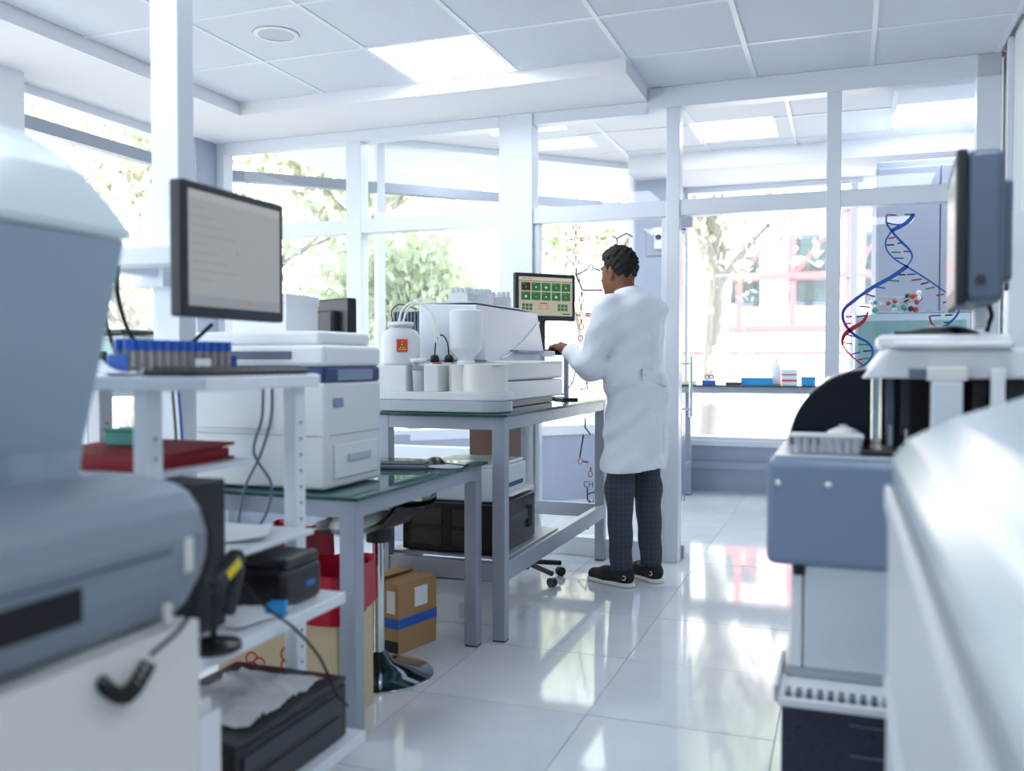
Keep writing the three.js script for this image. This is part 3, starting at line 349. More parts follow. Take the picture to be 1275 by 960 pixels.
// ================= RIGHT: loader instrument behind it =================
{
  const t = thing('sample_loader', 'tall grey and white sample loader with blue-grey box front and dark base', 'analyser', [.25, 0, -2.7]), X = -.25, Z = 2.7, b = (n, m, x0, x1, y0, y1, z0, z1, r, s) => bx(t, n, m, x0 + X, x1 + X, y0, y1, z0 + Z, z1 + Z, r, s);
  b('dark_base', M.navy, -.14, .6, .01, .35, -2.35, -3.0, .006).material = plastic('#14203a', .35); for (let k = 0; k < 4; k++) b('base_rib', M.slate, .02, .2, .05 + k * .075, .056 + k * .075, -2.345, -2.35, .001);
  b('rack_tray', M.offwhite, -.145, .6, .35, .372, -2.22, -3.0, .006); b('tray_lip', M.lightgrey, -.15, -.14, .36, .4, -2.22, -2.5, .003); b('tray_bed', M.lightgrey, -.13, .6, .372, .4, -2.38, -3.0, .004); for (let k = 0; k < 16; k++) b('tray_slot', M.slate, -.125 + k * .024, -.112 + k * .024, .372, .385, -2.23, -2.27, .002);
  b('column', M.paleblue, -.09, .6, .4, .66, -2.37, -3.0, .006); b('column_edge', M.white, -.12, -.093, .4, .66, -2.37, -3.0, .006); b('hinge', M.black, -.115, -.088, .635, .658, -2.36, -2.37, .002);
  const gb = b('grey_box', M.greyblue, -.18, .6, .658, .925, -2.35, -3.0, .022, 4); for (const x of [-.152, -.034]) part(t, 'knob', new THREE.SphereGeometry(.008, 16, 10), M.white, [x + X, .865, -2.35 + Z]);
  b('deck', M.lightgrey, -.165, .6, .925, .932, -2.37, -2.98, .003); b('black_well', M.black, .04, .13, .932, .946, -2.42, -2.6, .004);
  const q = new THREE.Shape(); q.moveTo(.2, 0); q.lineTo(.2, .2); q.absarc(.2, 0, .2, Math.PI / 2, Math.PI, false); q.lineTo(.2, 0);
  const qg = new THREE.ExtrudeGeometry(q, { depth: .22, bevelEnabled: true, bevelSize: .006, bevelThickness: .006, bevelSegments: 2, curveSegments: 30 }); part(t, 'dark_cover', qg, mat('#0b1424', .25, 0, { specularIntensity: .5 }), [-.135 + X, .94, -2.9 + Z]);
  const qs = new THREE.Shape(); qs.absarc(.2, 0, .215, Math.PI / 2, Math.PI, false); qs.absarc(.2, 0, .208, Math.PI, Math.PI / 2, true); part(t, 'clear_hood', new THREE.ExtrudeGeometry(qs, { depth: .3, bevelEnabled: false, curveSegments: 30 }), M.clear, [-.135 + X, .936, -2.92 + Z]);
  b('glass_guard', M.clear, .065, .075, .932, 1.13, -2.48, -2.9, .002); b('robot_bay', M.black, .1, .6, .932, 1.12, -2.75, -2.98, .004); b('robot_rail', M.slate, .105, .125, .94, 1.12, -2.6, -2.63, .003); b('robot_arm', M.charcoal, .14, .165, .97, 1.12, -2.6, -2.64, .003); b('probe', M.lightgrey, .11, .12, .945, 1.0, -2.57, -2.58, .001); b('probe', M.cream, .15, .156, .945, .99, -2.57, -2.58, .001); b('bay_panel', M.black, .3, .6, .98, 1.12, -2.5, -2.76, .004);
  prism(t, 'canopy', M.smoothwhite, [[.045 + X, 1.125], [.62 + X, 1.125], [.62 + X, 1.2], [.1 + X, 1.2]], -3.0 + Z, -2.46 + Z, .008);
  b('arm_block', M.cream, .19, .28, 1.12, 1.155, -2.42, -2.47, .004); b('arm_stem', M.paleblue, .2, .27, .93, 1.12, -2.42, -2.47, .006); b('arm_stem', M.white, .33, .36, .93, 1.15, -2.42, -2.45, .004); b('bracket', M.slate, .15, .19, 1.128, 1.15, -2.43, -2.455, .004);
}
{ const t = thing('keyboard_shelf', 'white keyboard shelf resting on the canopy of the sample loader', 'shelf', [.22, 1.2, -2.6]); bx(t, 'board', M.white, -.14, .16, 0, .035, -.12, .13, .012, 3); bx(t, 'lip', M.white, -.11, .16, -.0, .018, .13, .17, .008, 3); }
{ const t = thing('black_phone', 'low black curved handset on the white keyboard shelf', 'handset', [.24, 1.235, -2.62]); const s = new THREE.SphereGeometry(1, 24, 12, 0, Math.PI * 2, 0, Math.PI / 2); s.scale(.09, .026, .05); part(t, 'shell', s, M.black); bx(t, 'pad', M.dark, -.12, .02, 0, .012, -.04, .06, .005); }
// clear rack of vials on the loader deck
{ const t = thing('vial_rack', 'clear plastic vial rack standing on the sample loader deck', 'vial rack', [-.04, .932, -2.46]); bx(t, 'tray', M.clear, -.085, .085, 0, .045, -.04, .04, .003); bx(t, 'rim', M.trans, -.088, .088, .043, .05, -.043, .043, .002); for (let i = 0; i < 8; i++) for (let j = 0; j < 3; j++) part(t, 'vial', cyl(.008, .008, .04, 10), M.trans, [-.07 + i * .02, .024, -.025 + j * .025]); }
{ const t = thing('white_disc_cap', 'round white plastic dial between the vial rack and the dark cover', 'dial', [.0, .932, -2.58]); lathe(t, 'dial', M.cream, [[0, 0], [.05, 0], [.05, .03], [.04, .05], [.018, .06], [0, .061]], [0, 0, 0], 30); part(t, 'hub', cyl(.012, .012, .01, 16), M.lightgrey, [0, .062, 0]); }
// monitor turned sideways on a wall post
{
  const t = thing('side_monitor', 'thick grey monitor seen from its side, hung on the white post', 'monitor', [.315, 1.305, -2.64], -1.62);
  bx(t, 'front_bezel', M.dark, -.21, .21, 0, .375, .03, .055, .008); part(t, 'screen', new THREE.PlaneGeometry(.37, .3), screenMat(texA, .7), [0, .19, .0555]); bx(t, 'housing', M.slate, -.205, .205, .004, .372, -.05, .032, .02, 3); bx(t, 'back_bulge', M.slate, -.13, .13, .06, .31, -.075, -.045, .012); part(t, 'knob', cyl(.012, .012, .01, 18), M.charcoal, [.206, .06, 0], [0, 0, Math.PI / 2]); bx(t, 'lower_tab', M.white, -.03, .03, -.05, .01, -.03, .0, .004);
  tube(t, 'cable', M.rubber, [[.02, .02, -.03], [.03, -.02, -.04], [.02, -.04, -.035], [.03, -.06, -.03]], .006);
  const p = thing('equipment_post', 'white upright post with swivel bracket behind the side monitor', 'post', [.5, 0, -3.12]); bx(p, 'upright', M.rackwhite, -.04, .05, .01, 1.62, -.04, .04, .006); bx(p, 'foot', M.steel, -.1, .1, 0, .01, -.1, .1); bx(p, 'bracket', M.rackwhite, -.1, -.03, 1.46, 1.53, -.03, .05, .012); rod(p, 'pivot', M.steel, [-.09, 1.5, .03], [-.13, 1.5, .42], .012); bx(p, 'clip', M.charcoal, -.05, -.04, 1.38, 1.56, .03, .045, .003);
}
// ================= FAR ROOM =================
{
  const t = thing('far_bench', 'narrow glass topped steel bench under the far window', 'table', [-.75, 0, -7.75]); glassTable(t, -1.32, -.18, .97, -7.55, -7.98); bx(t, 'low_rail', M.steel, -.52, -.49, .25, .3, .12, -.15);
}
for (const [n, lab, cat, x, z, m, w, h, d] of [['pipette_case', 'bright blue flat plastic case on the far bench', 'case', -.68, -7.75, M.skyblue, .24, .06, .12], ['glove_box', 'white and red glove box on the far bench near the window mullion', 'box', -.42, -7.8, M.paper, .12, .13, .1], ['small_blue_box', 'small sky blue carton at the end of the far bench', 'box', -.27, -7.7, M.skyblue, .11, .07, .09], ['dark_blue_tray', 'dark blue tray with black scissors on the far bench', 'tray', -1.06, -7.7, M.blue, .11, .035, .08], ['slide_box', 'thin red and black slide box on the far bench', 'box', -.86, -7.68, M.charcoal, .12, .022, .08], ['white_dispenser', 'tall white bottle standing on the far bench', 'bottle', -.53, -7.85, M.white, .07, .22, .07], ['yellow_pad', 'pale yellow note pad at the near end of the far bench', 'pad', -1.22, -7.72, plastic('#efe6a8'), .1, .03, .08]]) {
  const t = thing(n, lab, cat, [x, .97, z]);
  if (n === 'white_dispenser') { lathe(t, 'bottle', m, [[0, 0], [.036, 0], [.038, .01], [.038, .15], [.014, .185], [.014, .2]], [0, 0, 0]); part(t, 'cap', cyl(.017, .017, .02, 16), M.white, [0, .21, 0]); continue; }
  bx(t, 'body', m, -w / 2, w / 2, 0, h * .85, -d / 2, d / 2, .004); bx(t, 'lid', m, -w / 2 - .003, w / 2 + .003, h * .8, h, -d / 2 - .003, d / 2 + .003, .003);
  if (n === 'glove_box') { bx(t, 'red_band', M.redpaint, -w / 2 - .001, w / 2 + .001, .03, .045, d / 2, d / 2 + .002, .0005); bx(t, 'red_band', M.redpaint, -w / 2 - .001, w / 2 + .001, .08, .09, d / 2, d / 2 + .002, .0005); }
  if (n === 'dark_blue_tray') for (const s of [-1, 1]) { const r = part(t, 'scissors_ring', new THREE.TorusGeometry(.016, .004, 8, 20), M.black, [s * .018, h + .028, 0]); rod(t, 'scissors_blade', M.steel, [s * .01, h + .012, 0], [-s * .012, h - .02, 0], .003); }
  if (n === 'slide_box') bx(t, 'red_strip', M.red, -w / 2, w / 2, .004, .01, d / 2, d / 2 + .002, .0005);
}
{
  const t = thing('tall_cabinet', 'tall pale grey cabinet with panel doors behind the helix print', 'cabinet', [.85, 0, -7.3]); bx(t, 'carcass', M.lowwall, -.65, .6, .02, 2.55, -.7, .45, .006); for (let k = 0; k < 3; k++) { const d = bx(t, 'door', M.lowwall, -.64 + k * .4, -.25 + k * .4, .1, 2.5, .45, .47, .004); bx(d, 'handle', M.steel, .15, .165, -.1, .1, .01, .03); }
  const c = thing('glazed_counter', 'waist high pale blue glazed counter in front of the tall cabinet', 'counter', [.42, 0, -6.35]); bx(c, 'body', plastic('#c3d2dd', .2), -.36, .3, .01, 1.46, -.18, .18, .006); bx(c, 'top', M.tint, -.37, .31, 1.46, 1.475, -.19, .19, .003); bx(c, 'front_glass', M.tint, -.34, .28, .5, 1.42, .182, .186, .001);
  const mm = thing('molecule_model', 'red and black ball and stick molecule model on the glazed counter', 'model', [.3, 1.475, -6.28]); const pts = []; for (let k = 0; k < 26; k++) pts.push([rr(-.16, .16), rr(.02, .12), rr(-.06, .06)]); pts.push([0, .016, 0], [-.12, .016, .02], [.12, .016, 0]); pts.forEach((p, i) => part(mm, 'atom', new THREE.SphereGeometry(rr(.012, .02), 12, 8), [M.redpaint, M.dark, M.white, M.teal][i % 4], p)); for (let k = 1; k < pts.length; k++) rod(mm, 'bond', M.lightgrey, pts[k - 1], pts[k], .003, 6);
}
// camera on the pillar
{ const t = thing('wall_sensor', 'small white and grey wall sensor on the far pillar', 'sensor', [-1.52, 2.2, -7.74]); bx(t, 'plate', M.steel, -.08, .08, -.13, .13, -.006, .006); bx(t, 'body', M.white, -.01, .07, -.08, .1, .006, .05, .01); part(t, 'lens', cyl(.025, .025, .02, 20), M.dark, [.03, .02, .055], [Math.PI / 2, 0, 0]); }
// ================= PRINTS ON THE GLASS =================
const RX = (() => { const Y = 20.1 * Math.PI / 180, p = -1.57 * Math.PI / 180; return (x, y, z) => { const a = (x - 637.5) / 1130, b = -(y - 480) / 1130, c = -1; const y1 = b * Math.cos(p) - c * Math.sin(p), z1 = b * Math.sin(p) + c * Math.cos(p), x1 = a * Math.cos(Y) + z1 * Math.sin(Y), z2 = -a * Math.sin(Y) + z1 * Math.cos(Y), t = z / z2; return [x1 * t, 1.17 + y1 * t]; }; })();   // photo pixel to a point on the glass plane
const ZG = ZP + .003;
function stroke(parent, name, pts, w, m) {                        // flat ribbon of printed film on the glass
  const c = new THREE.CatmullRomCurve3(pts.map(p => V(p[0], p[1], 0))), n = pts.length > 2 ? pts.length * 7 : 1, s = [], e = [];
  for (let i = 0; i <= n; i++) { const p = c.getPoint(i / n), t = c.getTangent(i / n), k = (typeof w === 'function' ? w(i / n) : w) / 2; s.push(new THREE.Vector2(p.x - t.y * k, p.y + t.x * k)); e.unshift(new THREE.Vector2(p.x + t.y * k, p.y - t.x * k)); }
  const g = new THREE.ExtrudeGeometry(new THREE.Shape([...s, ...e]), { depth: .0012, bevelEnabled: false }); return part(parent, name, g, m);
}
{
  const t = thing('helix_print', 'blue and red double helix print on the glass panel beside the open door', 'wall print', [.25, 1.1, ZG]); const ink = { b: mat('#1d55b4', .5), r: mat('#b3202e', .5), k: mat('#1b1e24', .5), g: mat('#2a8a55', .5) };
  const L = a => a.map(([x, y]) => { const p = RX(1000 + x / 4, 240 + y / 4, ZG); return [p[0] - .25, p[1] - 1.1]; }), wv = (a, b) => u => a + (b - a) * Math.sin(Math.PI * u);
  stroke(t, 'strand', L([[415, 110], [415, 150], [440, 190], [490, 245], [530, 285], [543, 320], [520, 365]]), wv(.006, .012), ink.b); stroke(t, 'strand', L([[520, 365], [440, 420], [340, 475], [250, 540], [205, 580], [197, 620], [215, 665], [265, 715], [320, 745], [345, 780], [340, 820], [300, 860], [235, 892]]), u => .022 - .014 * u, ink.b);
  stroke(t, 'strand', L([[552, 105], [520, 145], [440, 190]]), .02, ink.b); stroke(t, 'strand', L([[440, 190], [412, 240], [415, 280], [450, 325], [520, 370], [600, 420], [680, 475], [740, 520], [778, 570], [765, 610], [720, 655], [690, 670]]), u => .008 + .012 * Math.max(0, u - .6), ink.b);
  stroke(t, 'strand', L([[325, 590], [300, 640], [240, 680], [205, 710], [195, 750], [215, 785], [260, 830], [300, 860]]), u => .008 + .016 * Math.sin(Math.PI * Math.min(1, u * 1.6)), ink.r); stroke(t, 'strand', L([[628, 615], [640, 650], [660, 668]]), .01, ink.r);
  for (const [c, ...q] of [['r', 415, 110, 465, 112], ['g', 505, 107, 548, 110], ['k', 418, 150, 447, 157], ['b', 450, 158, 480, 160], ['r', 425, 228, 458, 222], ['b', 468, 252, 496, 250], ['k', 415, 261, 453, 259], ['g', 440, 297, 485, 296], ['r', 500, 292, 532, 293], ['b', 455, 325, 500, 326], ['k', 475, 408, 510, 408], ['b', 516, 408, 560, 405], ['g', 425, 437, 478, 440], ['r', 540, 436, 592, 430], ['k', 585, 456, 625, 446], ['b', 360, 468, 410, 476], ['g', 610, 480, 655, 470], ['r', 312, 503, 358, 518], ['r', 662, 512, 704, 504], ['k', 697, 547, 735, 541], ['g', 715, 575, 760, 570], ['k', 280, 565, 335, 570], ['b', 210, 618, 245, 616], ['k', 268, 618, 315, 610], ['r', 215, 652, 240, 650], ['b', 630, 614, 686, 610], ['k', 706, 610, 745, 609], ['g', 700, 646, 735, 646], ['k', 215, 705, 245, 714], ['b', 248, 716, 275, 714], ['r', 200, 747, 243, 752], ['g', 272, 755, 325, 757], ['k', 298, 790, 340, 786], ['b', 240, 805, 285, 793], ['r', 275, 832, 297, 828], ['g', 300, 826, 330, 824]]) stroke(t, 'rung', L([[q[0], q[1]], [q[2], q[3]]]), .008, ink[c]);
}
{
  const t = thing('formula_print', 'chemical structure formula printed on the glass panel behind the man', 'wall print', [-1.4, 1, ZG]); const ink = { r: mat('#b04048', .6), b: mat('#2b5f95', .6), k: mat('#2f3640', .6), g: mat('#6a747a', .6) };
  const A = (x, y) => { const p = RX(630 + x / 4, 270 + y / 4, ZG); return [p[0] + 1.4, p[1] - 1]; }, B = (x, y) => { const p = RX(650 + x * .2395, 510 + y * .2395, ZG); return [p[0] + 1.4, p[1] - 1]; };
  const letter = (s, c, p, h = .036) => { const g = new TextGeometry(s, { font, size: h, depth: .0012, curveSegments: 5 }); g.computeBoundingBox(); const b = g.boundingBox; g.translate(-(b.min.x + b.max.x) / 2, -(b.min.y + b.max.y) / 2, 0); part(t, 'letter', g, ink[c], [p[0], p[1], 0]); };
  for (const [s, c, x, y] of [['O•', 'r', 352, 55], ['·O', 'r', 288, 115], ['P', 'r', 348, 112], ['O', 'r', 405, 110], ['O', 'r', 348, 172], ['CH', 'g', 358, 235], ['O', 'b', 424, 253], ['H', 'g', 375, 320], ['O', 'k', 375, 412], ['O', 'k', 475, 410], ['P', 'r', 375, 488], ['O', 'r', 375, 548], ['O', 'r', 372, 605], ['O', 'k', 403, 785], ['·O', 'k', 342, 855], ['P', 'k', 400, 855], ['·O', 'r', 342, 930]]) letter(s, c, A(x, y));
  for (const [s, c, x, y] of [['·O', 'r', 298, 268], ['O', 'r', 355, 335], ['CH', 'k', 345, 388], ['H', 'b', 362, 480], ['O', 'b', 357, 580]]) letter(s, c, B(x, y));
  for (const [c, a, b, d, e] of [['r', 318, 113, 334, 113], ['r', 366, 107, 388, 107], ['r', 366, 117, 388, 117], ['r', 348, 72, 348, 92], ['r', 348, 132, 348, 153], ['g', 348, 194, 348, 215], ['k', 350, 254, 350, 292], ['b', 350, 290, 408, 260], ['b', 445, 258, 470, 269], ['k', 350, 290, 380, 364], ['k', 380, 365, 482, 365], ['k', 378, 372, 378, 394], ['r', 375, 432, 375, 468], ['r', 395, 483, 430, 483], ['r', 395, 493, 430, 493], ['r', 375, 508, 375, 530], ['r', 350, 489, 364, 489], ['k', 402, 805, 402, 836], ['k', 366, 857, 386, 857], ['g', 553, 108, 600, 82], ['g', 600, 82, 630, 100], ['g', 553, 108, 553, 148], ['g', 530, 95, 553, 108]]) stroke(t, 'bond', [A(a, b), A(d, e)], .009, ink[c]);
  for (const [c, a, b, d, e] of [['k', 318, 270, 345, 274], ['k', 328, 45, 328, 95], ['b', 328, 92, 356, 130], ['k', 320, 130, 300, 250], ['r', 357, 300, 357, 322], ['k', 340, 405, 340, 470], ['b', 340, 440, 385, 425], ['b', 340, 468, 372, 505], ['k', 290, 610, 330, 565], ['k', 290, 610, 345, 620], ['k', 330, 565, 345, 620]]) stroke(t, 'bond', [B(a, b), B(d, e)], .009, ink[c]);
}
// ================= MAN =================
function nets(f, lo, hi, c) {                                     // surface nets over a signed distance f(x, y, z)
  const n = [0, 1, 2].map(k => Math.ceil((hi[k] - lo[k]) / c) + 1), [nx, ny, nz] = n, F = new Float32Array(nx * ny * nz), id = (i, j, k) => (k * ny + j) * nx + i;
  for (let k = 0; k < nz; k++) for (let j = 0; j < ny; j++) for (let i = 0; i < nx; i++) F[id(i, j, k)] = f(lo[0] + i * c, lo[1] + j * c, lo[2] + k * c);
  const vid = new Int32Array(nx * ny * nz).fill(-1), pos = [], ix = [];
  for (let k = 0; k < nz - 1; k++) for (let j = 0; j < ny - 1; j++) for (let i = 0; i < nx - 1; i++) {
    let m = 0, s = [0, 0, 0], q = 0; const v = []; for (let b = 0; b < 8; b++) { const d = F[id(i + (b & 1), j + (b >> 1 & 1), k + (b >> 2))]; v.push(d); if (d < 0) m |= 1 << b; } if (m === 0 || m === 255) continue;
    for (let a = 0; a < 8; a++) for (let x = 0; x < 3; x++) { const b = a | 1 << x; if (b === a || (v[a] < 0) === (v[b] < 0)) continue; const t = v[a] / (v[a] - v[b]); for (let y = 0; y < 3; y++) s[y] += (a >> y & 1) + (y === x ? t : 0); q++; }
    vid[id(i, j, k)] = pos.length / 3; pos.push(lo[0] + (i + s[0] / q) * c, lo[1] + (j + s[1] / q) * c, lo[2] + (k + s[2] / q) * c);
  }
  for (let k = 1; k < nz - 1; k++) for (let j = 1; j < ny - 1; j++) for (let i = 1; i < nx - 1; i++) for (let x = 0; x < 3; x++) {
    const e = [i, j, k], a = F[id(i, j, k)]; e[x]++; const b = F[id(...e)]; if ((a < 0) === (b < 0)) continue; const u = (x + 1) % 3, w = (x + 2) % 3, g = (p, r) => { const h = [i, j, k]; h[u] -= p; h[w] -= r; return vid[id(...h)]; }, Q = [g(0, 0), g(1, 0), g(1, 1), g(0, 1)]; if (Q.some(z => z < 0)) continue;
    a < 0 ? ix.push(Q[0], Q[1], Q[2], Q[0], Q[2], Q[3]) : ix.push(Q[0], Q[2], Q[1], Q[0], Q[3], Q[2]);
  }
  const G = new THREE.BufferGeometry(); G.setAttribute('position', new THREE.Float32BufferAttribute(pos, 3)); G.setAttribute('uv', new THREE.Float32BufferAttribute(pos.flatMap((_, i) => i % 3 ? [] : [pos[i] * 3 + pos[i + 2] * 2, pos[i + 1] * 3]), 2)); G.setIndex(ix); G.computeVertexNormals(); return G;
}
const cap = (x, y, z, a, b, ra, rb, sz = 1) => { const dx = b[0] - a[0], dy = b[1] - a[1], dz = (b[2] - a[2]) / sz, px = x - a[0], py = y - a[1], pz = (z - a[2]) / sz; let t = (px * dx + py * dy + pz * dz) / (dx * dx + dy * dy + dz * dz + 1e-9); t = t < 0 ? 0 : t > 1 ? 1 : t; return (Math.hypot(px - dx * t, py - dy * t, pz - dz * t) - ra - (rb - ra) * t) * Math.min(1, sz); };
const smin = (a, b, k) => { const h = Math.max(k - Math.abs(a - b), 0) / k; return Math.min(a, b) - h * h * k / 4; };
const ell = (x, y, z, c, r) => { const a = (x - c[0]) / r[0], b = (y - c[1]) / r[1], d = (z - c[2]) / r[2]; const k = Math.hypot(a, b, d); return (k - 1) * Math.min(...r); };
{
  const th = Math.atan2(-.88, -.47), person = thing('person', 'man in a white lab coat, grey checked trousers and black shoes working at the monitor', 'person', [-1.03, 0, -4.7], th);
  // joints (x = his left, y up, z = forward)
  const J = { hipL: [.09, .92, 0], hipR: [-.09, .92, 0], knL: [.1, .5, .02], knR: [-.09, .5, -.01], anL: [.105, .09, .0], anR: [-.09, .09, -.04], pel: [0, .97, 0], chest: [0, 1.3, .03], neck: [0, 1.5, .055], shL: [.18, 1.43, .03], shR: [-.18, 1.43, .03], elL: [.265, 1.135, .08], elR: [-.24, 1.13, .12], wrL: [.19, 1.215, .3], wrR: [-.1, 1.2, .34] };
  const hand = (x, y, z, w, dir, s, up) => {                         // palm and five fingers; dir = forward of the hand, s = thumb side
    const P = (f, l, u) => [w[0] + dir[0] * f + s[0] * l + up[0] * u, w[1] + dir[1] * f + s[1] * l + up[1] * u, w[2] + dir[2] * f + s[2] * l + up[2] * u];
    let d = cap(x, y, z, P(-.03, 0, 0), P(.01, 0, 0), .026, .028); d = smin(d, cap(x, y, z, P(.025, .012, 0), P(.07, .016, .004), .022, .02), .02); d = smin(d, cap(x, y, z, P(.025, -.012, 0), P(.068, -.02, .002), .02, .017), .02);
    [[.032, .035], [.011, .04], [-.011, .037], [-.031, .029]].forEach(([l, n]) => { const a = P(.075, l, .004), b = P(.075 + n * .9, l * 1.02, -.006), c = P(.075 + n * 1.25, l * 1.0, -.006 - n * .85); d = smin(d, Math.min(cap(x, y, z, a, b, .0098, .009), cap(x, y, z, b, c, .009, .0078)), .006); });
    const t0 = P(.015, .025, -.004), t1 = P(.045, .05, -.016), t2 = P(.075, .052, -.03); return smin(d, Math.min(cap(x, y, z, t0, t1, .013, .011), cap(x, y, z, t1, t2, .011, .009)), .012);
  };
  const nrm = v => { const k = Math.hypot(...v); return v.map(a => a / k); }, HL = [nrm([-.12, .22, .95]), nrm([-.95, .1, -.1]), nrm([.05, .97, -.22])], HR = [nrm([.05, .12, .98]), nrm([.95, .1, -.05]), nrm([0, .98, -.15])];
  const HC = [0, 1.63, .115];
  const head = (x, y, z) => {                                       // skull, jaw, nose, lips, brow, eye sockets, ears, neck
    const X = Math.abs(x); let d = ell(x, y, z, [HC[0], HC[1] + .03, HC[2] - .005], [.077, .1, .098]); d = smin(d, ell(x, y, z, [0, HC[1] - .045, HC[2] + .03], [.056, .07, .068]), .04); d = smin(d, ell(x, y, z, [0, HC[1] - .098, HC[2] + .062], [.025, .022, .025]), .03);
    d = smin(d, cap(x, y, z, [0, HC[1] + .02, HC[2] + .092], [0, HC[1] - .028, HC[2] + .112], .009, .0135), .016); d = smin(d, ell(X, y, z, [.011, HC[1] - .03, HC[2] + .1], [.011, .009, .012]), .008); d = smin(d, ell(x, y, z, [0, HC[1] - .055, HC[2] + .09], [.025, .007, .015]), .008); d = smin(d, ell(x, y, z, [0, HC[1] - .068, HC[2] + .088], [.022, .007, .014]), .008);
    d = smin(d, ell(X, y, z, [.03, HC[1] + .033, HC[2] + .083], [.026, .008, .014]), .012); d = Math.max(d, -ell(X, y, z, [.032, HC[1] + .012, HC[2] + .098], [.017, .011, .012])); d = smin(d, ell(X, y, z, [.031, HC[1] + .011, HC[2] + .078], [.013, .012, .013]), .004); d = smin(d, ell(X, y, z, [.078, HC[1] - .005, HC[2] - .01], [.011, .032, .02]), .01); d = Math.max(d, -ell(X, y, z, [.088, HC[1] - .002, HC[2] - .002], [.007, .016, .009]));
    return smin(d, cap(x, y, z, [0, 1.44, .03], [0, 1.58, .09], .06, .054), .03);
  };
  const body = (x, y, z) => {
    let d = cap(x, y, z, J.pel, J.chest, .13, .145, .65); d = smin(d, cap(x, y, z, J.chest, [0, 1.42, .03], .14, .1, .65), .06); d = smin(d, cap(x, y, z, J.shL, J.shR, .05, .05), .05); d = smin(d, cap(x, y, z, [0, 1.42, .03], [0, 1.5, .05], .06, .056), .03);
    for (const [h, k, a] of [[J.hipL, J.knL, J.anL], [J.hipR, J.knR, J.anR]]) { d = smin(d, cap(x, y, z, h, k, .075, .05), .04); d = smin(d, cap(x, y, z, k, a, .048, .033), .03); d = smin(d, cap(x, y, z, a, [a[0], .045, .1], .03, .022), .03); }
    for (const [s, e, w] of [[J.shL, J.elL, J.wrL], [J.shR, J.elR, J.wrR]]) { d = smin(d, cap(x, y, z, s, e, .046, .036), .03); d = smin(d, cap(x, y, z, e, w, .036, .026), .02); } return d;
  };
  const strip = g => { const q = g.clone(); return q; };
  const bodyG = mergeGeometries([nets(body, [-.34, .0, -.2], [.34, 1.56, .42], .014), nets(head, [-.11, 1.45, -.06], [.11, 1.8, .27], .0042), nets((x, y, z) => hand(x, y, z, [.178, 1.232, .335], ...HL), [.06, 1.14, .26], [.27, 1.32, .5], .0034), nets((x, y, z) => hand(x, y, z, [-.098, 1.206, .375], ...HR), [-.19, 1.12, .3], [.02, 1.3, .54], .0034)].map(strip));
  part(person, 'body', bodyG, M.skin);
  const eyes = mergeGeometries([-1, 1].map(s => new THREE.SphereGeometry(.0095, 14, 10).translate(s * .031, HC[1] + .011, HC[2] + .086))); part(person, 'eyes', eyes, mat('#e8e2da', .2));
  // short curly hair
  const hl = q => { const t = [[-.2, -.08], [-.09, -.078], [-.04, -.062], [-.005, -.03], [.022, -.004], [.034, .05], [.06, .075], [.1, .082], [.2, .084]]; for (let i = 1; i < t.length; i++) if (q < t[i][0]) { const f = (q - t[i - 1][0]) / (t[i][0] - t[i - 1][0]); return t[i - 1][1] + (t[i][1] - t[i - 1][1]) * Math.max(0, f); } return .084; };
  const hairF = (x, y, z) => { const bump = .005 * Math.sin(150 * x) * Math.sin(140 * y + 40 * z) + .004 * Math.sin(170 * z + 60 * x) * Math.sin(120 * y); let d = smin(ell(x, y, z, [0, HC[1] + .04, HC[2] - .01], [.083, .1, .102]), ell(x, y, z, [0, HC[1] + .085, HC[2] + .01], [.07, .068, .085]), .03) + bump; return Math.max(d, (HC[1] + hl(z - HC[2]) - y) * .7); };
  part(person, 'hair', nets(hairF, [-.12, 1.5, -.04], [.12, 1.82, .26], .0045), M.hair);
  // lab coat
  const coatF = (x, y, z) => {
    const wr = .008 * Math.sin(26 * y + 9 * x + 4 * z) * Math.sin(17 * x + 5) + .006 * Math.sin(34 * x + 3 * Math.sin(5 * y)) * (y < 1.05 ? 1 : .3) + .003 * Math.sin(55 * (y + x * .4 + z * .5));
    let d = cap(x, y, z, [0, 1.34, .025], [0, 1.0, .0], .178, .172, .72); d = smin(d, cap(x, y, z, [0, 1.0, .0], [0, .5, -.005], .17, .215, .74), .06); d = smin(d, cap(x, y, z, [.12, 1.42, .02], [-.12, 1.42, .02], .07, .07, .95), .09); d = smin(d, cap(x, y, z, [0, 1.44, .03], [0, 1.505, .05], .082, .074, 1), .04);
    for (const [s, e, w] of [[J.shL, J.elL, J.wrL], [J.shR, J.elR, J.wrR]]) { let a = cap(x, y, z, s, e, .077, .066); a = smin(a, cap(x, y, z, e, [w[0] * .93 + e[0] * .07, w[1] * .93 + e[1] * .07, w[2] * .93 + e[2] * .07], .066, .05), .03); const f = [w[0] - e[0], w[1] - e[1], w[2] - e[2]], n = Math.hypot(...f), q = ((x - w[0]) * f[0] + (y - w[1]) * f[1] + (z - w[2]) * f[2]) / n; a = Math.max(a, q + .012); d = smin(d, a, .05); }
    d += wr; d = Math.max(d, .6 + .012 * Math.sin(9 * x + 2) - y); d = Math.max(d, y - 1.535 + .22 * (z - .04)); d = Math.max(d, -cap(x, y, z, [0, 1.49, .06], [0, 1.6, .09], .062, .07)); if (z < 0) d += .006 * Math.exp(-(((x + .005) / .007) ** 2)) * (y < 1.38 ? 1 : 0) + (y < .84 ? .012 * Math.exp(-(((x + .08) / .009) ** 2)) : 0);
    return d;
  };
  const coat = part(person, 'lab_coat', nets(coatF, [-.42, .56, -.26], [.42, 1.58, .42], .0085), M.coat);
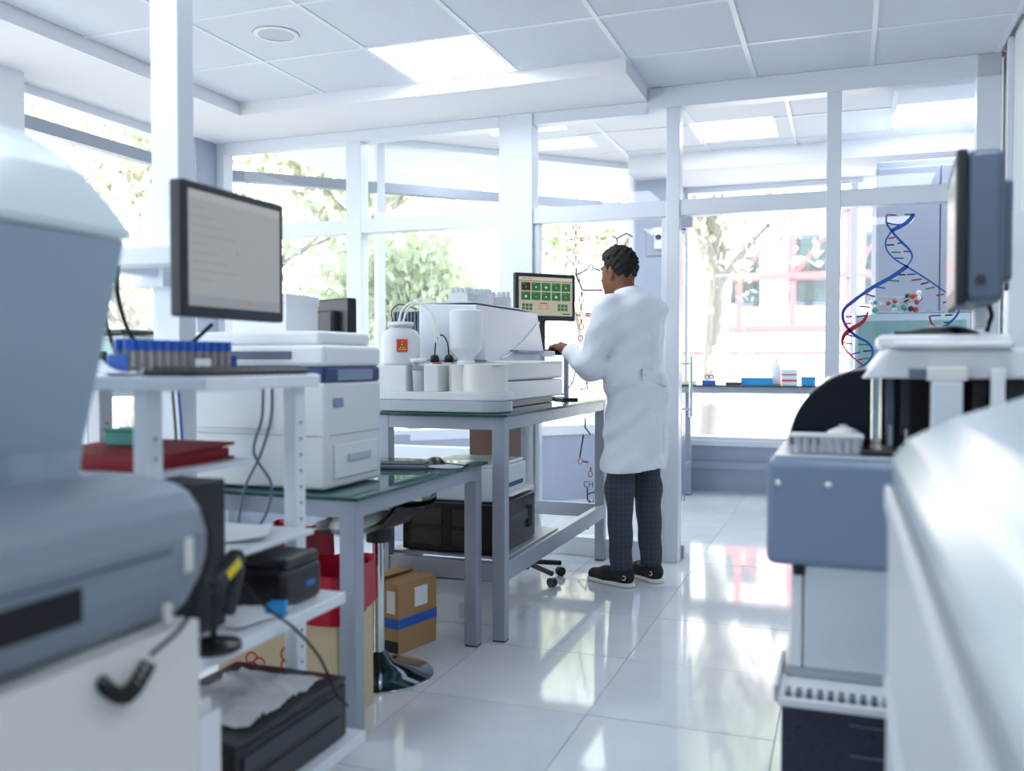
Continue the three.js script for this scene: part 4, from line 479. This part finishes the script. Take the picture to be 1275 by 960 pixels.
  // belt across the back, following the coat
  const surf = (x, y) => { for (let z = -.3; z < 0; z += .001) if (coatF(x, y, z) < 0) return z; return 0; };
  const bp = []; const N = 24; for (let i = 0; i <= N; i++) { const x = -.17 + .26 * i / N, y = 1.05 + .05 * i / N; bp.push([x, y, surf(x, y) - .004]); } const bpos = [], bi = []; bp.forEach(([x, y, z], i) => { for (const [dy, dz] of [[.03, .004], [.027, -.011], [-.027, -.011], [-.03, .004]]) bpos.push(x, y + dy, z + dz); if (i) for (let k = 0; k < 3; k++) { const a = (i - 1) * 4 + k, b = i * 4 + k; bi.push(a, a + 1, b, b, a + 1, b + 1); } }); const bg = new THREE.BufferGeometry(); bg.setAttribute('position', new THREE.Float32BufferAttribute(bpos, 3)); bg.setIndex(bi); bg.computeVertexNormals(); part(coat, 'back_belt', bg, M.coat); for (const k of [2, N - 2]) part(coat, 'button', new THREE.SphereGeometry(.007, 10, 8), M.white, [bp[k][0], bp[k][1], bp[k][2] - .011]);
  const col = (x, y, z) => { const o = cap(x, y, z, [0, 1.475, .036], [0, 1.545, .062], .084, .068); return Math.max(o, -cap(x, y, z, [0, 1.45, .03], [0, 1.6, .085], .07, .058), 1.485 - y, y - 1.548 + .25 * (z - .05), z - .11); };
  part(coat, 'collar', nets(col, [-.11, 1.46, -.06], [.11, 1.58, .16], .004), M.coat);
  const trF = (x, y, z) => { let d = 1; const wr = .003 * Math.sin(40 * y + 12 * x) * Math.sin(30 * x + 20 * z); for (const [h, k, a] of [[J.hipL, J.knL, J.anL], [J.hipR, J.knR, J.anR]]) { let l = cap(x, y, z, [h[0] * .8, .9, h[2]], k, .078, .07); l = smin(l, cap(x, y, z, k, [a[0], .06, a[2]], .072, .056), .04); d = smin(d, l, .02); } d = smin(d, cap(x, y, z, [0, .84, 0], [0, .82, 0], .1, .1, .75), .04); return Math.max(d + wr, .085 - y, y - .86); };
  const check = canvasTex(128, 128, (g) => { g.fillStyle = '#3a414d'; g.fillRect(0, 0, 128, 128); g.fillStyle = '#4a525f'; for (let i = 0; i < 4; i++) { g.fillRect(i * 32, 0, 3, 128); g.fillRect(0, i * 32, 128, 3); } }); check.wrapS = check.wrapT = THREE.RepeatWrapping; check.repeat.set(3, 3);
  part(person, 'trousers', nets(trF, [-.24, .07, -.17], [.24, 1.03, .17], .0085), mat('#ffffff', .9, 0, { map: check }));
  for (const [a, yaw] of [[J.anL, .1], [J.anR, -.2]]) {
    const sh = new THREE.Group(); sh.name = 'shoe'; sh.position.set(a[0], 0, a[2]); sh.rotation.y = yaw; person.add(sh);
    const f = (x, y, z) => { let d = cap(x, y, z, [0, .05, -.03], [0, .045, .09], .042, .043); d = smin(d, cap(x, y, z, [0, .04, .09], [0, .034, .175], .042, .034), .03); d = smin(d, cap(x, y, z, [0, .06, -.02], [0, .1, -.005], .043, .042), .02); return Math.max(d, .018 - y, y - .105); };
    part(sh, 'upper', nets(f, [-.07, .0, -.1], [.07, .13, .24], .005), M.shoe);
    const so = (x, y, z) => Math.max(Math.min(cap(x, 0, z, [0, 0, -.035], [0, 0, .09], .046, .047), cap(x, 0, z, [0, 0, .09], [0, 0, .178], .047, .037)), .001 - y, y - .022); part(sh, 'sole', nets(so, [-.07, -.01, -.1], [.07, .04, .24], .005), M.sole);
    for (let k = 0; k < 3; k++) rod(sh, 'lace', M.dark, [-.02, .085 - k * .006, .06 + k * .022], [.02, .087 - k * .006, .064 + k * .022], .004, 6); part(sh, 'emblem', new THREE.TorusGeometry(.011, .0022, 6, 20), M.sole, [.043, .052, -.045], [0, Math.PI / 2, 0]);
  }
}
// ================= OUTSIDE =================
{ const g = struct('ground_outside'); slab(g, 'paving', M.concrete, -40, 30, -.35, -.22, 5, -45); }
const leafG = (() => { const g = new THREE.PlaneGeometry(.085, .05, 2, 1), a = g.attributes.position; for (let i = 0; i < a.count; i++) a.setZ(i, .02 * Math.abs(a.getX(i)) * 8 * .1); g.computeVertexNormals(); return g; })();
function tree(label, x, z, h, spread, n, tone, sparse) {
  const t = thing('street_tree', label, 'tree', [x, -.22, z], 0, 'trees outside the windows'), segs = [], tips = [];
  const grow = (p, d, len, r, lvl) => { const q = p.clone().addScaledVector(d, len), mid = p.clone().lerp(q, .5).add(V(rr(-.06, .06), rr(-.03, .03), rr(-.06, .06)).multiplyScalar(len)); segs.push(new THREE.TubeGeometry(new THREE.CatmullRomCurve3([p, mid, q]), 6, r, 6)); if (lvl === 0) { tips.push(q); return; } tips.push(mid); const k = lvl > 2 ? 5 : 4; for (let i = 0; i < k; i++) grow(p.clone().lerp(q, rr(.55, 1)), d.clone().add(V(rr(-1, 1), rr(-.35, .7), rr(-1, 1)).multiplyScalar(.85 * spread)).normalize(), len * rr(.5, .72), r * .55, lvl - 1); };
  grow(V(0, 0, 0), V(rr(-.08, .08), 1, rr(-.08, .08)).normalize(), h * .42, h * .022 + .02, 3);
  part(t, 'trunk', mergeGeometries(segs), M.bark);
  n *= 2; const im = shade(new THREE.InstancedMesh(leafG, mat('#ffffff', .8, 0, { transmission: .35, thickness: 0 }), n)); im.name = 'foliage'; im.userData.kind = 'stuff'; const o = new THREE.Object3D(), c = new THREE.Color();
  for (let i = 0; i < n; i++) { const p = tips[(rnd() * tips.length) | 0]; o.position.copy(p).add(V(rr(-1, 1), rr(-.8, .8), rr(-1, 1)).multiplyScalar(sparse ? .5 : .42)); o.rotation.set(rr(0, 6), rr(0, 6), rr(0, 6)); o.scale.setScalar(rr(.7, 1.5)); o.updateMatrix(); im.setMatrixAt(i, o.matrix); c.setHSL(.23 + rr(-.03, .04), .26, tone + .08 + rr(-.1, .12)); im.setColorAt(i, c); }
  t.add(im);
}
{
  const L = ['leafy street tree beyond the left windows', 'bare branched young tree close to the left windows', 'tall spreading tree past the chamfered window corner', 'dense yellow green tree outside the chamfered window', 'slim tree between the chamfered window and the red frames', 'pale trunked tree outside the far window bench', 'light green tree behind the red framed building', 'small bushy tree past the white wall', 'tree crown above the far right window pane', 'broad tree at the far end of the left windows', 'young tree standing outside near the corner pier'];
  [[-8.5, -2.5, 6, 1, 2600, .55, 0], [-6.3, -4.6, 4.6, 1, 900, .6, 1], [-8, -8.5, 7, 1, 3200, .52, 0], [-5.8, -10.4, 6.5, 1, 3400, .55, 0], [-3.6, -13.5, 6.5, 1, 2600, .58, 0], [-1.55, -11.2, 5.6, .9, 1200, .6, 1], [-6, -17.5, 8, 1, 3600, .55, 0], [-4.4, -9, 3.4, 1.1, 2200, .56, 0], [1.6, -13, 6.5, 1, 2600, .57, 0], [-10, -6, 7, 1, 3200, .54, 0], [-6, -6.7, 4.2, 1, 1200, .6, 1]].forEach((a, i) => tree(L[i], ...a));
  const t = thing('red_frame_building', 'pale building with red steel frames seen through the far window', 'building', [1.2, -.22, -20]);
  bx(t, 'wall', M.building, -5, 6, 0, 2.0, -3, 0, .02); bx(t, 'upper_wall', M.building, -5, 6, 2.0, 7, -3.5, -1.2, .02); for (let k = 0; k < 9; k++) bx(t, 'red_post', M.redframe, -3.4 + k * 1.1, -3.28 + k * 1.1, 2.0, 4.6, -.12, 0, .01); for (const y of [2.0, 3.1, 4.5]) bx(t, 'red_beam', M.redframe, -3.6, 6, y, y + .14, -.1, .04, .01); for (let k = 0; k < 7; k++) rod(t, 'red_brace', M.redframe, [-3.3 + k * 1.1, 3.2, 0], [-2.3 + k * 1.1, 4.5, 0], .04, 8); for (let k = 0; k < 6; k++) { const w = bx(t, 'window', M.slate, -4 + k * 1.6, -3 + k * 1.6, 2.6, 4.2, -1.22, -1.18, .01); bx(w, 'pane', M.tint, -.45, .45, -.7, .7, .02, .03, .005); }
  const f = thing('white_garden_wall', 'low white wall with red railing outside the far window', 'wall', [-.3, -.22, -13.5]); bx(f, 'masonry', M.building, -3.2, 3.2, 0, .95, -.12, .12, .01); for (let k = 0; k < 20; k++) rod(f, 'railing_bar', M.redframe, [-3.1 + k * .32, .95, 0], [-3.1 + k * .32, 1.5, 0], .015, 6); rod(f, 'railing_top', M.redframe, [-3.2, 1.5, 0], [3.2, 1.5, 0], .025, 8); rod(f, 'railing_mid', M.redframe, [-3.2, 1.22, 0], [3.2, 1.22, 0], .015, 8);
}
renderer.render(scene, camera);
